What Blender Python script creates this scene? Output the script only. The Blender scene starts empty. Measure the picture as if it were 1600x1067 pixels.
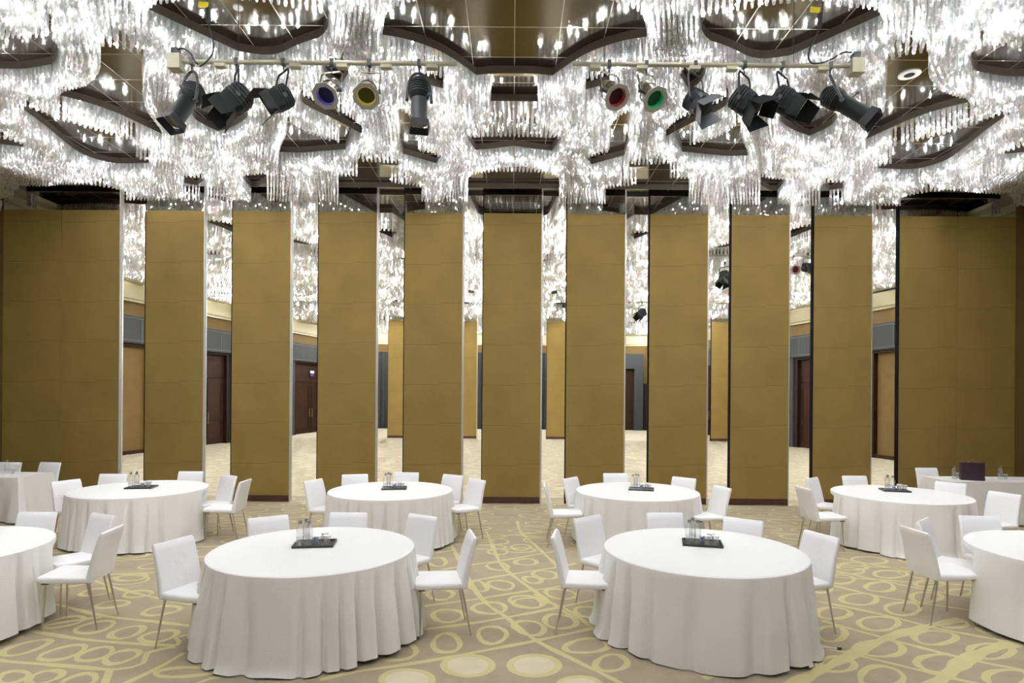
import bpy, bmesh, math, random
import numpy as np
from mathutils import Vector, Matrix, geometry
random.seed(7)
rng = np.random.default_rng(7)
R = math.radians
col = bpy.context.scene.collection
sc = bpy.context.scene

# ------------------------------------------------------------------ camera
F, YH, HC, TH = 950.0, 617.4, 2.12, 0.0075
cam = bpy.data.cameras.new('camera')
cam.sensor_width = 36.0
cam.lens = F / 1600 * 36.0
cam.shift_y = (YH - 533.5) / 1600
cam.clip_end = 200
camo = bpy.data.objects.new('camera', cam)
camo.location = (0, 0, HC)
camo.rotation_euler = (math.pi / 2, -TH, 0)
col.objects.link(camo)
sc.camera = camo

def at(px, py, z=None, D=None):
    """point of the room seen at a pixel, on the height z or at the depth D"""
    a = px - 800; b = py - YH
    u = a * math.cos(TH) + b * math.sin(TH); v = -a * math.sin(TH) + b * math.cos(TH)
    if D is None: D = F * (HC - z) / v
    return Vector((u * D / F, D, HC - v * D / F))

# ------------------------------------------------------------------ materials
def mat(name, color=(.8, .8, .8), rough=.5, metal=0.0, spec=.5, bump=None, noise=None, **kw):
    m = bpy.data.materials.new(name); m.use_nodes = True
    nt = m.node_tree; b = nt.nodes['Principled BSDF']
    b.inputs['Base Color'].default_value = (*color, 1)
    b.inputs['Roughness'].default_value = rough
    b.inputs['Metallic'].default_value = metal
    b.inputs['Specular IOR Level'].default_value = spec
    for k, v in kw.items():
        b.inputs[k.replace('_', ' ')].default_value = v
    if noise:                       # (scale, amount)
        tc = nt.nodes.new('ShaderNodeTexCoord'); n = nt.nodes.new('ShaderNodeTexNoise')
        n.inputs['Scale'].default_value = noise[0]; n.inputs['Detail'].default_value = 4
        nt.links.new(tc.outputs['Object'], n.inputs['Vector'])
        cr = nt.nodes.new('ShaderNodeValToRGB')
        a = noise[1]
        cr.color_ramp.elements[0].position = .3; cr.color_ramp.elements[1].position = .7
        cr.color_ramp.elements[0].color = tuple(max(0, c * (1 - a)) for c in color) + (1,)
        cr.color_ramp.elements[1].color = tuple(min(1, c * (1 + a)) for c in color) + (1,)
        nt.links.new(n.outputs['Fac'], cr.inputs['Fac']); nt.links.new(cr.outputs['Color'], b.inputs['Base Color'])
    if bump:                        # (scale, strength)
        tc = nt.nodes.new('ShaderNodeTexCoord'); n = nt.nodes.new('ShaderNodeTexNoise')
        n.inputs['Scale'].default_value = bump[0]; n.inputs['Detail'].default_value = 3
        nt.links.new(tc.outputs['Object'], n.inputs['Vector'])
        bp = nt.nodes.new('ShaderNodeBump'); bp.inputs['Strength'].default_value = bump[1]; bp.inputs['Distance'].default_value = .01
        nt.links.new(n.outputs['Fac'], bp.inputs['Height']); nt.links.new(bp.outputs['Normal'], b.inputs['Normal'])
    return m

def s2l(r, g, b):
    f = lambda c: (c / 255 / 12.92) if c / 255 <= .04045 else ((c / 255 + .055) / 1.055) ** 2.4
    return (f(r), f(g), f(b))

M = {}
M['cloth'] = mat('white linen cloth', (.80, .80, .775), .9, bump=(60, .25), spec=.2)
M['chair'] = mat('white chair upholstery', (.87, .865, .87), .45, bump=(14, .25), spec=.4)
M['chrome'] = mat('satin chrome', (.58, .55, .50), .28, 1.0)
M['dark_metal'] = mat('dark bracket metal', (.12, .11, .10), .4, .7)
M['skirting'] = mat('dark brown timber', s2l(70, 42, 30), .45, noise=(9, .2))
M['alu'] = mat('aluminium profile', (.62, .61, .58), .35, .6)
M['rubber'] = mat('black rubber seal', (.004, .004, .005), .8, spec=.05)
M['mirror'] = mat('mirror glass', (.62, .62, .58), .02, 1.0)
M['tan_wall'] = mat('tan wallcovering', s2l(106, 83, 38), .8, noise=(3, .08))
M['pale'] = mat('pale grey green plaster', s2l(205, 208, 192), .7)
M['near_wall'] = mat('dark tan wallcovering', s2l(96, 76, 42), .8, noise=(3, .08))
M['cream'] = mat('cream plaster', s2l(190, 182, 152), .7)
M['grey_panel'] = mat('grey fabric panel', s2l(52, 55, 56), .8, noise=(20, .06))
M['grey_edge'] = mat('grey trim edge', s2l(74, 76, 75), .6)
M['brown_door'] = mat('reddish brown timber', s2l(46, 23, 10), .6, spec=.2, noise=(2.5, .3))
M['brown_dark'] = mat('dark brown door frame', s2l(34, 20, 12), .6, spec=.2, noise=(5, .2))
M['brass'] = mat('dull brass', (.30, .22, .12), .35, .9)
M['sign_white'] = mat('white sign face', (.75, .77, .9), .5)
M['sign_blue'] = mat('violet sign text', s2l(80, 76, 150), .5)
M['fascia'] = mat('dark bronze fascia', s2l(84, 77, 68), .35, .3)
M['plate'] = mat('plate silvered for bounce', (.8, .8, .77), .25, 1.0)  # underside made bright silver to bounce lamp light onto the rods
M['body_black'] = mat('black lamp housing', s2l(13, 17, 17), .55, .0, .15, bump=(40, .1))
M['inner_black'] = mat('matt black lamp interior', (.008, .008, .01), .7)
M['body_grey'] = mat('grey painted lamp metal', s2l(54, 57, 60), .45, .2)
M['silver'] = mat('polished aluminium lamp housing', (.72, .70, .64), .18, 1.0, bump=(8, .1))
M['frame_grey'] = mat('brushed grey frame', (.30, .29, .26), .4, .6)
M['bar'] = mat('cream painted steel pipe', s2l(146, 143, 122), .4, .3)
M['socket'] = mat('cream plastic', s2l(150, 147, 122), .5)
M['cable'] = mat('black cable', (.01, .011, .013), .5)
M['yellow_tag'] = mat('yellow tag', s2l(215, 190, 40), .5)
M['tray'] = mat('black lacquer tray', s2l(46, 46, 44), .35)
M['cap'] = mat('grey metal cap', (.32, .34, .36), .3, .8)
M['blue'] = mat('blue sachet paper', s2l(140, 146, 214), .5)
M['purple'] = mat('dark plum leather', s2l(52, 32, 46), .4, noise=(10, .2))
M['navy'] = mat('near black navy leather', s2l(22, 22, 38), .4)
M['paper'] = mat('white paper label', (.8, .8, .8), .6)
M['plug'] = mat('black plastic plug', (.01, .01, .01), .5)
M['white_cable'] = mat('pale cable sheath', (.6, .6, .57), .5)
M['white_disc'] = mat('white painted ceiling fitting', (.75, .75, .70), .5)
for nm, c in dict(gel_blue=(.03, .03, .16), gel_yellow=(.22, .20, .01), gel_red=(.12, .01, .015), gel_green=(.0, .22, .07)).items():
    M[nm] = mat(nm.replace('_', ' ') + ' filter', tuple(v * .28 for v in c), .55, spec=.25)
M['seal_blue'] = mat('violet gel edge', (.12, .10, .55), .3)
M['seal_yellow'] = mat('yellow gel edge', (.62, .55, .05), .3)
M['seal_red'] = mat('red gel edge', (.32, .02, .03), .3)
M['seal_green'] = mat('green gel edge', (.02, .45, .16), .3)

def clear_mat(name, tint, tr):
    m = bpy.data.materials.new(name); m.use_nodes = True; nt = m.node_tree; nt.nodes.clear()
    o = nt.nodes.new('ShaderNodeOutputMaterial'); mx = nt.nodes.new('ShaderNodeMixShader')
    t = nt.nodes.new('ShaderNodeBsdfTransparent'); t.inputs[0].default_value = (*tint, 1)
    g = nt.nodes.new('ShaderNodeBsdfGlossy'); g.inputs['Roughness'].default_value = .05
    lw = nt.nodes.new('ShaderNodeLayerWeight'); lw.inputs[0].default_value = tr
    nt.links.new(lw.outputs['Facing'], mx.inputs[0]); nt.links.new(t.outputs[0], mx.inputs[1]); nt.links.new(g.outputs[0], mx.inputs[2])
    df = nt.nodes.new('ShaderNodeBsdfDiffuse'); df.inputs[0].default_value = (.85, .86, .86, 1); m2 = nt.nodes.new('ShaderNodeMixShader'); m2.inputs[0].default_value = .12
    nt.links.new(mx.outputs[0], m2.inputs[1]); nt.links.new(df.outputs[0], m2.inputs[2])
    nt.links.new(m2.outputs[0], o.inputs[0]); return m
M['glass'] = clear_mat('clear glass', (.97, .975, .975), .12)
M['water'] = clear_mat('clear bottle', (.965, .97, .97), .15)

def fabric_panel():
    m = mat('gold brown fabric wallcovering', s2l(164, 134, 76), .75, spec=.25)
    nt = m.node_tree; b = nt.nodes['Principled BSDF']
    tc = nt.nodes.new('ShaderNodeTexCoord'); sp = nt.nodes.new('ShaderNodeSeparateXYZ'); nt.links.new(tc.outputs['Object'], sp.inputs[0])
    # cloudy fabric tone
    n = nt.nodes.new('ShaderNodeTexNoise'); n.inputs['Scale'].default_value = 1.6; n.inputs['Detail'].default_value = 5
    mp = nt.nodes.new('ShaderNodeMapping'); oi = nt.nodes.new('ShaderNodeObjectInfo')
    cb = nt.nodes.new('ShaderNodeCombineXYZ'); nt.links.new(oi.outputs['Random'], cb.inputs[0]); nt.links.new(oi.outputs['Random'], cb.inputs[2])
    vs = nt.nodes.new('ShaderNodeVectorMath'); vs.operation = 'SCALE'; vs.inputs['Scale'].default_value = 40
    nt.links.new(cb.outputs[0], vs.inputs[0])
    nt.links.new(tc.outputs['Object'], mp.inputs[0]); nt.links.new(vs.outputs[0], mp.inputs['Location'])
    nt.links.new(mp.outputs[0], n.inputs['Vector'])
    cr = nt.nodes.new('ShaderNodeValToRGB')
    cr.color_ramp.elements[0].position = .3; cr.color_ramp.elements[0].color = (*s2l(134, 112, 60), 1)
    cr.color_ramp.elements[1].position = .75; cr.color_ramp.elements[1].color = (*s2l(147, 123, 67), 1)
    nt.links.new(n.outputs['Fac'], cr.inputs['Fac'])
    # sewn horizontal seams every .785 m, stepped a little from one half to the other
    st = nt.nodes.new('ShaderNodeMath'); st.operation = 'GREATER_THAN'; st.inputs[1].default_value = .12
    nt.links.new(sp.outputs['X'], st.inputs[0])
    s2 = nt.nodes.new('ShaderNodeMath'); s2.operation = 'MULTIPLY'; s2.inputs[1].default_value = -.035; nt.links.new(st.outputs[0], s2.inputs[0])
    ad = nt.nodes.new('ShaderNodeMath'); ad.operation = 'ADD'; nt.links.new(sp.outputs['Z'], ad.inputs[0]); nt.links.new(s2.outputs[0], ad.inputs[1])
    sb = nt.nodes.new('ShaderNodeMath'); sb.operation = 'SUBTRACT'; sb.inputs[1].default_value = .735; nt.links.new(ad.outputs[0], sb.inputs[0])
    md = nt.nodes.new('ShaderNodeMath'); md.operation = 'PINGPONG'; md.inputs[1].default_value = .3925; nt.links.new(sb.outputs[0], md.inputs[0])
    ss = nt.nodes.new('ShaderNodeMapRange'); ss.inputs[1].default_value = .002; ss.inputs[2].default_value = .012; ss.inputs[3].default_value = 1; ss.inputs[4].default_value = 0
    nt.links.new(md.outputs[0], ss.inputs[0])
    ml = nt.nodes.new('ShaderNodeMath'); ml.operation = 'MULTIPLY'; ml.inputs[1].default_value = .22; nt.links.new(ss.outputs[0], ml.inputs[0])
    mx = nt.nodes.new('ShaderNodeMixRGB'); mx.inputs[2].default_value = (*s2l(70, 57, 30), 1)
    nt.links.new(ml.outputs[0], mx.inputs[0]); nt.links.new(cr.outputs['Color'], mx.inputs[1]); nt.links.new(mx.outputs[0], b.inputs['Base Color'])
    n2 = nt.nodes.new('ShaderNodeTexNoise'); n2.inputs['Scale'].default_value = 9; n2.inputs['Detail'].default_value = 6; nt.links.new(mp.outputs[0], n2.inputs['Vector'])
    sm = nt.nodes.new('ShaderNodeMath'); sm.operation = 'SUBTRACT'; nt.links.new(n2.outputs['Fac'], sm.inputs[0]); nt.links.new(ss.outputs[0], sm.inputs[1])
    bp = nt.nodes.new('ShaderNodeBump'); bp.inputs['Strength'].default_value = .35; bp.inputs['Distance'].default_value = .012
    nt.links.new(sm.outputs[0], bp.inputs['Height']); nt.links.new(bp.outputs['Normal'], b.inputs['Normal'])
    return m
M['fabric'] = fabric_panel()

def ceiling_mat():
    m = mat('bronze mirror ceiling panels', (.25, .238, .212), .15, 1.0)
    nt = m.node_tree; b = nt.nodes['Principled BSDF']
    tc = nt.nodes.new('ShaderNodeTexCoord'); sp = nt.nodes.new('ShaderNodeSeparateXYZ'); nt.links.new(tc.outputs['Object'], sp.inputs[0])
    def line(axis, off, half, w):
        a = nt.nodes.new('ShaderNodeMath'); a.operation = 'SUBTRACT'; a.inputs[1].default_value = off; nt.links.new(sp.outputs[axis], a.inputs[0])
        p = nt.nodes.new('ShaderNodeMath'); p.operation = 'PINGPONG'; p.inputs[1].default_value = half; nt.links.new(a.outputs[0], p.inputs[0])
        l = nt.nodes.new('ShaderNodeMath'); l.operation = 'LESS_THAN'; l.inputs[1].default_value = w; nt.links.new(p.outputs[0], l.inputs[0]); return l
    a = line('X', 0, .255, .005); c = line('Y', 6.74, .3, .006)
    x = nt.nodes.new('ShaderNodeMath'); x.operation = 'MAXIMUM'; nt.links.new(a.outputs[0], x.inputs[0]); nt.links.new(c.outputs[0], x.inputs[1])
    mx = nt.nodes.new('ShaderNodeMixRGB'); mx.inputs[1].default_value = (.25, .238, .212, 1); mx.inputs[2].default_value = (.45, .41, .32, 1)
    nt.links.new(x.outputs[0], mx.inputs[0]); nt.links.new(mx.outputs[0], b.inputs['Base Color'])
    r = nt.nodes.new('ShaderNodeMapRange'); r.inputs[3].default_value = .15; r.inputs[4].default_value = .45; nt.links.new(x.outputs[0], r.inputs[0]); nt.links.new(r.outputs[0], b.inputs['Roughness'])
    return m
M['ceiling'] = ceiling_mat()

def crystal_mat():
    m = bpy.data.materials.new('cut crystal'); m.use_nodes = True; nt = m.node_tree; nt.nodes.clear()
    N = nt.nodes.new; L = nt.links.new
    o = N('ShaderNodeOutputMaterial'); g = N('ShaderNodeNewGeometry'); oi = N('ShaderNodeObjectInfo')
    ad = N('ShaderNodeMath'); ad.operation = 'ADD'; L(g.outputs['Random Per Island'], ad.inputs[0]); L(oi.outputs['Random'], ad.inputs[1])
    fr = N('ShaderNodeMath'); fr.operation = 'FRACT'; L(ad.outputs[0], fr.inputs[0])
    cr = N('ShaderNodeValToRGB'); cr.color_ramp.interpolation = 'CONSTANT'
    cols = [(0, (.93, .95, .93)), (.3, (.86, .90, .88)), (.5, (.97, .97, .95)), (.8, (.97, .93, .84)), (.86, (.93, .95, .99)), (.93, (.84, .93, .88)), (.97, (.97, .88, .90))]  # tints put into the colour for the coloured twinkles of refracted light
    cr.color_ramp.elements[0].color = (*cols[0][1], 1); cr.color_ramp.elements[1].position = cols[1][0]; cr.color_ramp.elements[1].color = (*cols[1][1], 1)
    for p, c in cols[2:]:
        e = cr.color_ramp.elements.new(p); e.color = (*c, 1)
    L(fr.outputs[0], cr.inputs[0])
    wn = N('ShaderNodeTexWhiteNoise'); wn.noise_dimensions = '1D'; w7 = N('ShaderNodeMath'); w7.operation = 'MULTIPLY'; w7.inputs[1].default_value = 731.3; L(fr.outputs[0], w7.inputs[0]); L(w7.outputs[0], wn.inputs['W'])
    vr = N('ShaderNodeMapRange'); vr.inputs[3].default_value = .78; vr.inputs[4].default_value = 1.0; L(wn.outputs['Value'], vr.inputs[0])  # tone varied per bead, imitating light and dark facets in the colour
    vm = N('ShaderNodeVectorMath'); vm.operation = 'SCALE'; L(cr.outputs[0], vm.inputs[0]); L(vr.outputs[0], vm.inputs['Scale'])
    gl = N('ShaderNodeBsdfGlossy'); gl.inputs['Roughness'].default_value = .07; L(cr.outputs[0], gl.inputs[0])
    df = N('ShaderNodeBsdfDiffuse'); L(vm.outputs[0], df.inputs[0])
    tl = N('ShaderNodeBsdfTranslucent'); L(vm.outputs[0], tl.inputs[0])
    m1 = N('ShaderNodeMixShader'); m1.inputs[0].default_value = .5; L(df.outputs[0], m1.inputs[1]); L(tl.outputs[0], m1.inputs[2])
    m2 = N('ShaderNodeMixShader'); m2.inputs[0].default_value = .24; L(m1.outputs[0], m2.inputs[1]); L(gl.outputs[0], m2.inputs[2])
    tr = N('ShaderNodeBsdfTransparent'); m3 = N('ShaderNodeMixShader')
    mr = N('ShaderNodeMapRange'); mr.inputs[3].default_value = .0; mr.inputs[4].default_value = .30; L(fr.outputs[0], mr.inputs[0])
    L(mr.outputs[0], m3.inputs[0]); L(m2.outputs[0], m3.inputs[1]); L(tr.outputs[0], m3.inputs[2])
    L(m3.outputs[0], o.inputs[0]); return m
M['crystal'] = crystal_mat()

def emit(name, color, s):
    m = bpy.data.materials.new(name); m.use_nodes = True; nt = m.node_tree; nt.nodes.clear()
    o = nt.nodes.new('ShaderNodeOutputMaterial'); e = nt.nodes.new('ShaderNodeEmission')
    e.inputs[0].default_value = (*color, 1); e.inputs[1].default_value = s; nt.links.new(e.outputs[0], o.inputs[0]); return m
BULB = 480.0
M['bulb_near'] = emit('lit halogen capsule', (.975, .98, 1), BULB)
M['bulb_far'] = emit('lit halogen capsule brighter', (1, .99, .97), BULB * 1.75)
M['bulb_back'] = emit('lit halogen capsule near wall', (.975, .98, 1), BULB)

def carpet_mat(name, base, amt):
    m = mat(name, base, .95, spec=.1)
    nt = m.node_tree; b = nt.nodes['Principled BSDF']
    tc = nt.nodes.new('ShaderNodeTexCoord')
    n = nt.nodes.new('ShaderNodeTexNoise'); n.inputs['Scale'].default_value = 2.2; n.inputs['Detail'].default_value = 8; n.inputs['Roughness'].default_value = .7
    nt.links.new(tc.outputs['Object'], n.inputs['Vector'])
    cr = nt.nodes.new('ShaderNodeValToRGB')
    cr.color_ramp.elements[0].position = .35; cr.color_ramp.elements[1].position = .7
    cr.color_ramp.elements[0].color = tuple(c * (1 - amt) for c in base) + (1,); cr.color_ramp.elements[1].color = tuple(c * (1 + amt) for c in base) + (1,)
    nt.links.new(n.outputs['Fac'], cr.inputs['Fac']); nt.links.new(cr.outputs['Color'], b.inputs['Base Color'])
    n2 = nt.nodes.new('ShaderNodeTexNoise'); n2.inputs['Scale'].default_value = 160; nt.links.new(tc.outputs['Object'], n2.inputs['Vector'])
    bp = nt.nodes.new('ShaderNodeBump'); bp.inputs['Strength'].default_value = .4; bp.inputs['Distance'].default_value = .006
    nt.links.new(n2.outputs['Fac'], bp.inputs['Height']); nt.links.new(bp.outputs['Normal'], b.inputs['Normal'])
    b.inputs['Sheen Weight'].default_value = .25; b.inputs['Sheen Roughness'].default_value = .5
    return m
M['carpet'] = carpet_mat('taupe carpet', s2l(165, 150, 124), .12)
M['carpet_line'] = carpet_mat('olive gold carpet figure', s2l(199, 188, 134), .08)
M['carpet_pale'] = carpet_mat('pale beige carpet disc', s2l(208, 197, 168), .10)

M['carpet_far'] = carpet_mat('taupe carpet brightened for light', s2l(196, 186, 160), .14)  # same taupe carpet, the middle room's stronger light put into its colour
M['carpet_streak'] = carpet_mat('carpet figure washed by light', s2l(178, 165, 134), .08)  # same woven figure, its wash of grazing light put into the colour

# ------------------------------------------------------------------ mesh builder
class MB:
    def __init__(s): s.v = []; s.f = []; s.mi = []
    def add(s, vs, fs, mi=0):
        o = len(s.v); s.v += [tuple(x) for x in vs]
        for f in fs: s.f.append(tuple(i + o for i in f)); s.mi.append(mi)
        return s
    def box(s, a, b, mi=0):
        x0, y0, z0 = a; x1, y1, z1 = b
        vs = [(x0, y0, z0), (x1, y0, z0), (x1, y1, z0), (x0, y1, z0), (x0, y0, z1), (x1, y0, z1), (x1, y1, z1), (x0, y1, z1)]
        return s.add(vs, [(0, 3, 2, 1), (4, 5, 6, 7), (0, 1, 5, 4), (1, 2, 6, 5), (2, 3, 7, 6), (3, 0, 4, 7)], mi)
    def obox(s, c, ax, ay, az, mi=0):
        """box about c with half-extent vectors"""
        c = Vector(c); ax = Vector(ax); ay = Vector(ay); az = Vector(az)
        vs = [c + i * ax + j * ay + k * az for k in (-1, 1) for (i, j) in ((-1, -1), (1, -1), (1, 1), (-1, 1))]
        return s.add(vs, [(0, 3, 2, 1), (4, 5, 6, 7), (0, 1, 5, 4), (1, 2, 6, 5), (2, 3, 7, 6), (3, 0, 4, 7)], mi)
    def loft(s, rings, cap=True, closed=True, mi=0):
        n = len(rings[0]); vs = [p for r in rings for p in r]; fs = []
        for i in range(len(rings) - 1):
            for j in range(n if closed else n - 1):
                k = (j + 1) % n
                fs.append((i * n + j, i * n + k, (i + 1) * n + k, (i + 1) * n + j))
        if cap:
            fs.append(tuple(reversed(range(n)))); fs.append(tuple(range((len(rings) - 1) * n, len(rings) * n)))
        return s.add(vs, fs, mi)
    def tube(s, pts, r, n=8, mi=0):
        pts = [Vector(p) for p in pts]; rings = []
        rr = r if isinstance(r, (list, tuple)) else [r] * len(pts)
        up = Vector((0, 0, 1))
        for i, p in enumerate(pts):
            t = (pts[min(i + 1, len(pts) - 1)] - pts[max(i - 1, 0)]).normalized()
            if i == 0:
                a = t.cross(up)
                if a.length < .1: a = t.cross(Vector((1, 0, 0)))
                a.normalize()
            else:
                a = (a - t * a.dot(t)); a.normalize()
            b = t.cross(a)
            rings.append([p + (a * math.cos(2 * math.pi * k / n) + b * math.sin(2 * math.pi * k / n)) * rr[i] for k in range(n)])
        return s.loft(rings, mi=mi)
    def lathe(s, prof, n=20, base=(0, 0, 0), axis=None, mi=0, cap=True):
        """prof = [(radius, height)] turned about axis through base"""
        base = Vector(base); ax = Vector(axis or (0, 0, 1)).normalized()
        u = ax.cross(Vector((0, 1, 0)))
        if u.length < .1: u = ax.cross(Vector((1, 0, 0)))
        u.normalize(); w = ax.cross(u)
        rings = [[base + ax * h + (u * math.cos(2 * math.pi * k / n) + w * math.sin(2 * math.pi * k / n)) * max(r, 1e-4) for k in range(n)] for r, h in prof]
        return s.loft(rings, cap=cap, mi=mi)
    def build(s, name, m, parent=None, smooth=False, **props):
        me = bpy.data.meshes.new(name); me.from_pydata(s.v, [], s.f)
        for x in (m if isinstance(m, (list, tuple)) else [m]): me.materials.append(x)
        if any(s.mi): me.polygons.foreach_set('material_index', s.mi)
        bm = bmesh.new(); bm.from_mesh(me); bmesh.ops.recalc_face_normals(bm, faces=bm.faces); bm.to_mesh(me); bm.free()
        if smooth:
            me.polygons.foreach_set('use_smooth', [True] * len(me.polygons))
            try: me.set_sharp_from_angle(angle=R(40))
            except Exception: pass
        me.update()
        o = bpy.data.objects.new(name, me); col.objects.link(o)
        if parent: o.parent = parent
        for k, v in props.items(): o[k] = v
        return o

def thing(name, label, cat, loc=(0, 0, 0), rz=0, group=None):
    o = bpy.data.objects.new(name, None); col.objects.link(o); o.location = loc; o.rotation_euler = (0, 0, rz)
    o.empty_display_size = .1
    o['label'] = label; o['category'] = cat
    if group: o['group'] = group
    return o
def tag(o, label, cat, group=None):
    o['label'] = label; o['category'] = cat
    if group: o['group'] = group
    return o
def dup(root, loc, rz, label, group=None):
    r = root.copy(); col.objects.link(r); r.location = loc; r.rotation_euler = (0, 0, rz); r['label'] = label
    if group: r['group'] = group
    for ch in list(root.children):
        c = ch.copy(); col.objects.link(c); c.parent = r
        for g in ch.children:
            d = g.copy(); col.objects.link(d); d.parent = c
    return r
def rrect(c, ax, ay, n=4, rr=.5):
    """rounded rectangle ring about c with half-axes ax, ay (vectors); rr = corner radius as share of |ay|"""
    c = Vector(c); ax = Vector(ax); ay = Vector(ay); la, lb = ax.length, ay.length; r = rr * min(la, lb)
    ux, uy = ax / la, ay / lb; out = []
    for (sx, sy, a0) in ((1, 1, 0), (-1, 1, 90), (-1, -1, 180), (1, -1, 270)):
        for k in range(n):
            a = R(a0 + 90 * k / (n - 1))
            out.append(c + ux * (sx * (la - r) + r * math.cos(a)) + uy * (sy * (lb - r) + r * math.sin(a)))
    return out

ZC, ZP, ZB = 6.20, 6.10, 5.82     # mirror ceiling, mounting plate, tips of the rods
DP = 11.9                         # depth of the near partition
DP2 = 29.4                        # depth of the far partition

# ------------------------------------------------------------------ room shell
xl = at(187, 560, D=DP).x; xr = at(1403, 560, D=DP).x
def wallx(D): return 16.94 - .18 * D           # half width of the hall beyond the partition
def struct(o): o['kind'] = 'structure'; return o
o = MB().box((-22, -6, 6.2), (22, 39, 6.5)).build('ceiling', M['ceiling']); struct(o)
def quadwall(name, p0, p1, z0, z1, th, m):
    p0 = Vector((*p0, 0)); p1 = Vector((*p1, 0)); d = (p1 - p0).normalized(); n = Vector((-d.y, d.x, 0)) * th
    mb = MB(); vs = [p0, p1, p1 + n, p0 + n]; vs = [v + Vector((0, 0, z0)) for v in vs] + [v + Vector((0, 0, z1)) for v in vs]
    mb.add(vs, [(0, 3, 2, 1), (4, 5, 6, 7), (0, 1, 5, 4), (1, 2, 6, 5), (2, 3, 7, 6), (3, 0, 4, 7)])
    return struct(mb.build(name, m))
quadwall('wall_left', (-wallx(12.2), 12.2), (-wallx(38), 38), 0, 6.2, .2, M['tan_wall'])
quadwall('wall_right', (wallx(38), 38), (wallx(12.2), 12.2), 0, 6.2, .2, M['tan_wall'])
quadwall('wall_back', (-11.5, 38), (11.5, 38), 0, 6.2, .2, M['tan_wall'])
quadwall('wall_near_left', (-10.3, -6), (-10.3, 11.95), 0, 6.2, .2, M['near_wall'])
quadwall('wall_near_right', (10.3, 11.95), (10.3, -6), 0, 6.2, .2, M['near_wall'])
quadwall('wall_front', (10.3, -6), (-10.3, -6), 0, 6.2, .2, M['near_wall'])
quadwall('wall_pier_left', (-wallx(12.2) - .2, 11.92), (xl - .585 - 1.14 - .56, 11.92), 0, 6.2, .15, M['tan_wall'])
quadwall('wall_pier_right', (xr + .585 + 1.14 + .56, 11.92), (wallx(12.2) + .2, 11.92), 0, 6.2, .15, M['tan_wall'])

#cornices: stepped cream mouldings running along the walls
PROF = [(0, 5.24), (.10, 5.24), (.10, 5.30), (.16, 5.34), (.30, 5.78), (.30, 5.84), (.24, 5.88), (.52, 5.95), (.52, 6.05), (.62, 6.10), (.62, 6.2), (0, 6.2)]
def cornice(name, p0, p1):
    p0 = Vector((*p0, 0)); p1 = Vector((*p1, 0)); d = (p1 - p0).normalized(); n = Vector((d.y, -d.x, 0))
    mb = MB(); rings = [[p + n * e + Vector((0, 0, z)) for e, z in PROF] for p in (p0, p1)]
    mb.loft(rings); return struct(mb.build(name, M['cream'] if name < 'trim_4' else M['pale']))
cornice('trim_1', (-wallx(12.2), 12.2), (-wallx(38), 38))
cornice('trim_2', (wallx(38), 38), (wallx(12.2), 12.2))
cornice('trim_3', (-10.2, 38), (10.2, 38))
cornice('trim_4', (-10.3, -6), (-10.3, 11.9))
cornice('trim_5', (10.3, 11.9), (10.3, -6))
mb = MB()
for (a_, b_) in ((20.2, 22.6),):
    q = [(wallx(d), d) for d in (a_, b_)]
    n_ = Vector((-1, -.18, 0)).normalized()
    vs = [Vector((x, y, z)) + n_ * o for o in (.29, .325) for z in (5.80, 5.86) for x, y in q]
    mb.add(vs, [(0, 1, 3, 2), (4, 5, 7, 6), (0, 1, 5, 4), (2, 3, 7, 6), (0, 2, 6, 4), (1, 3, 7, 5)])
struct(mb.build('trim_9', M['inner_black']))
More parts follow.
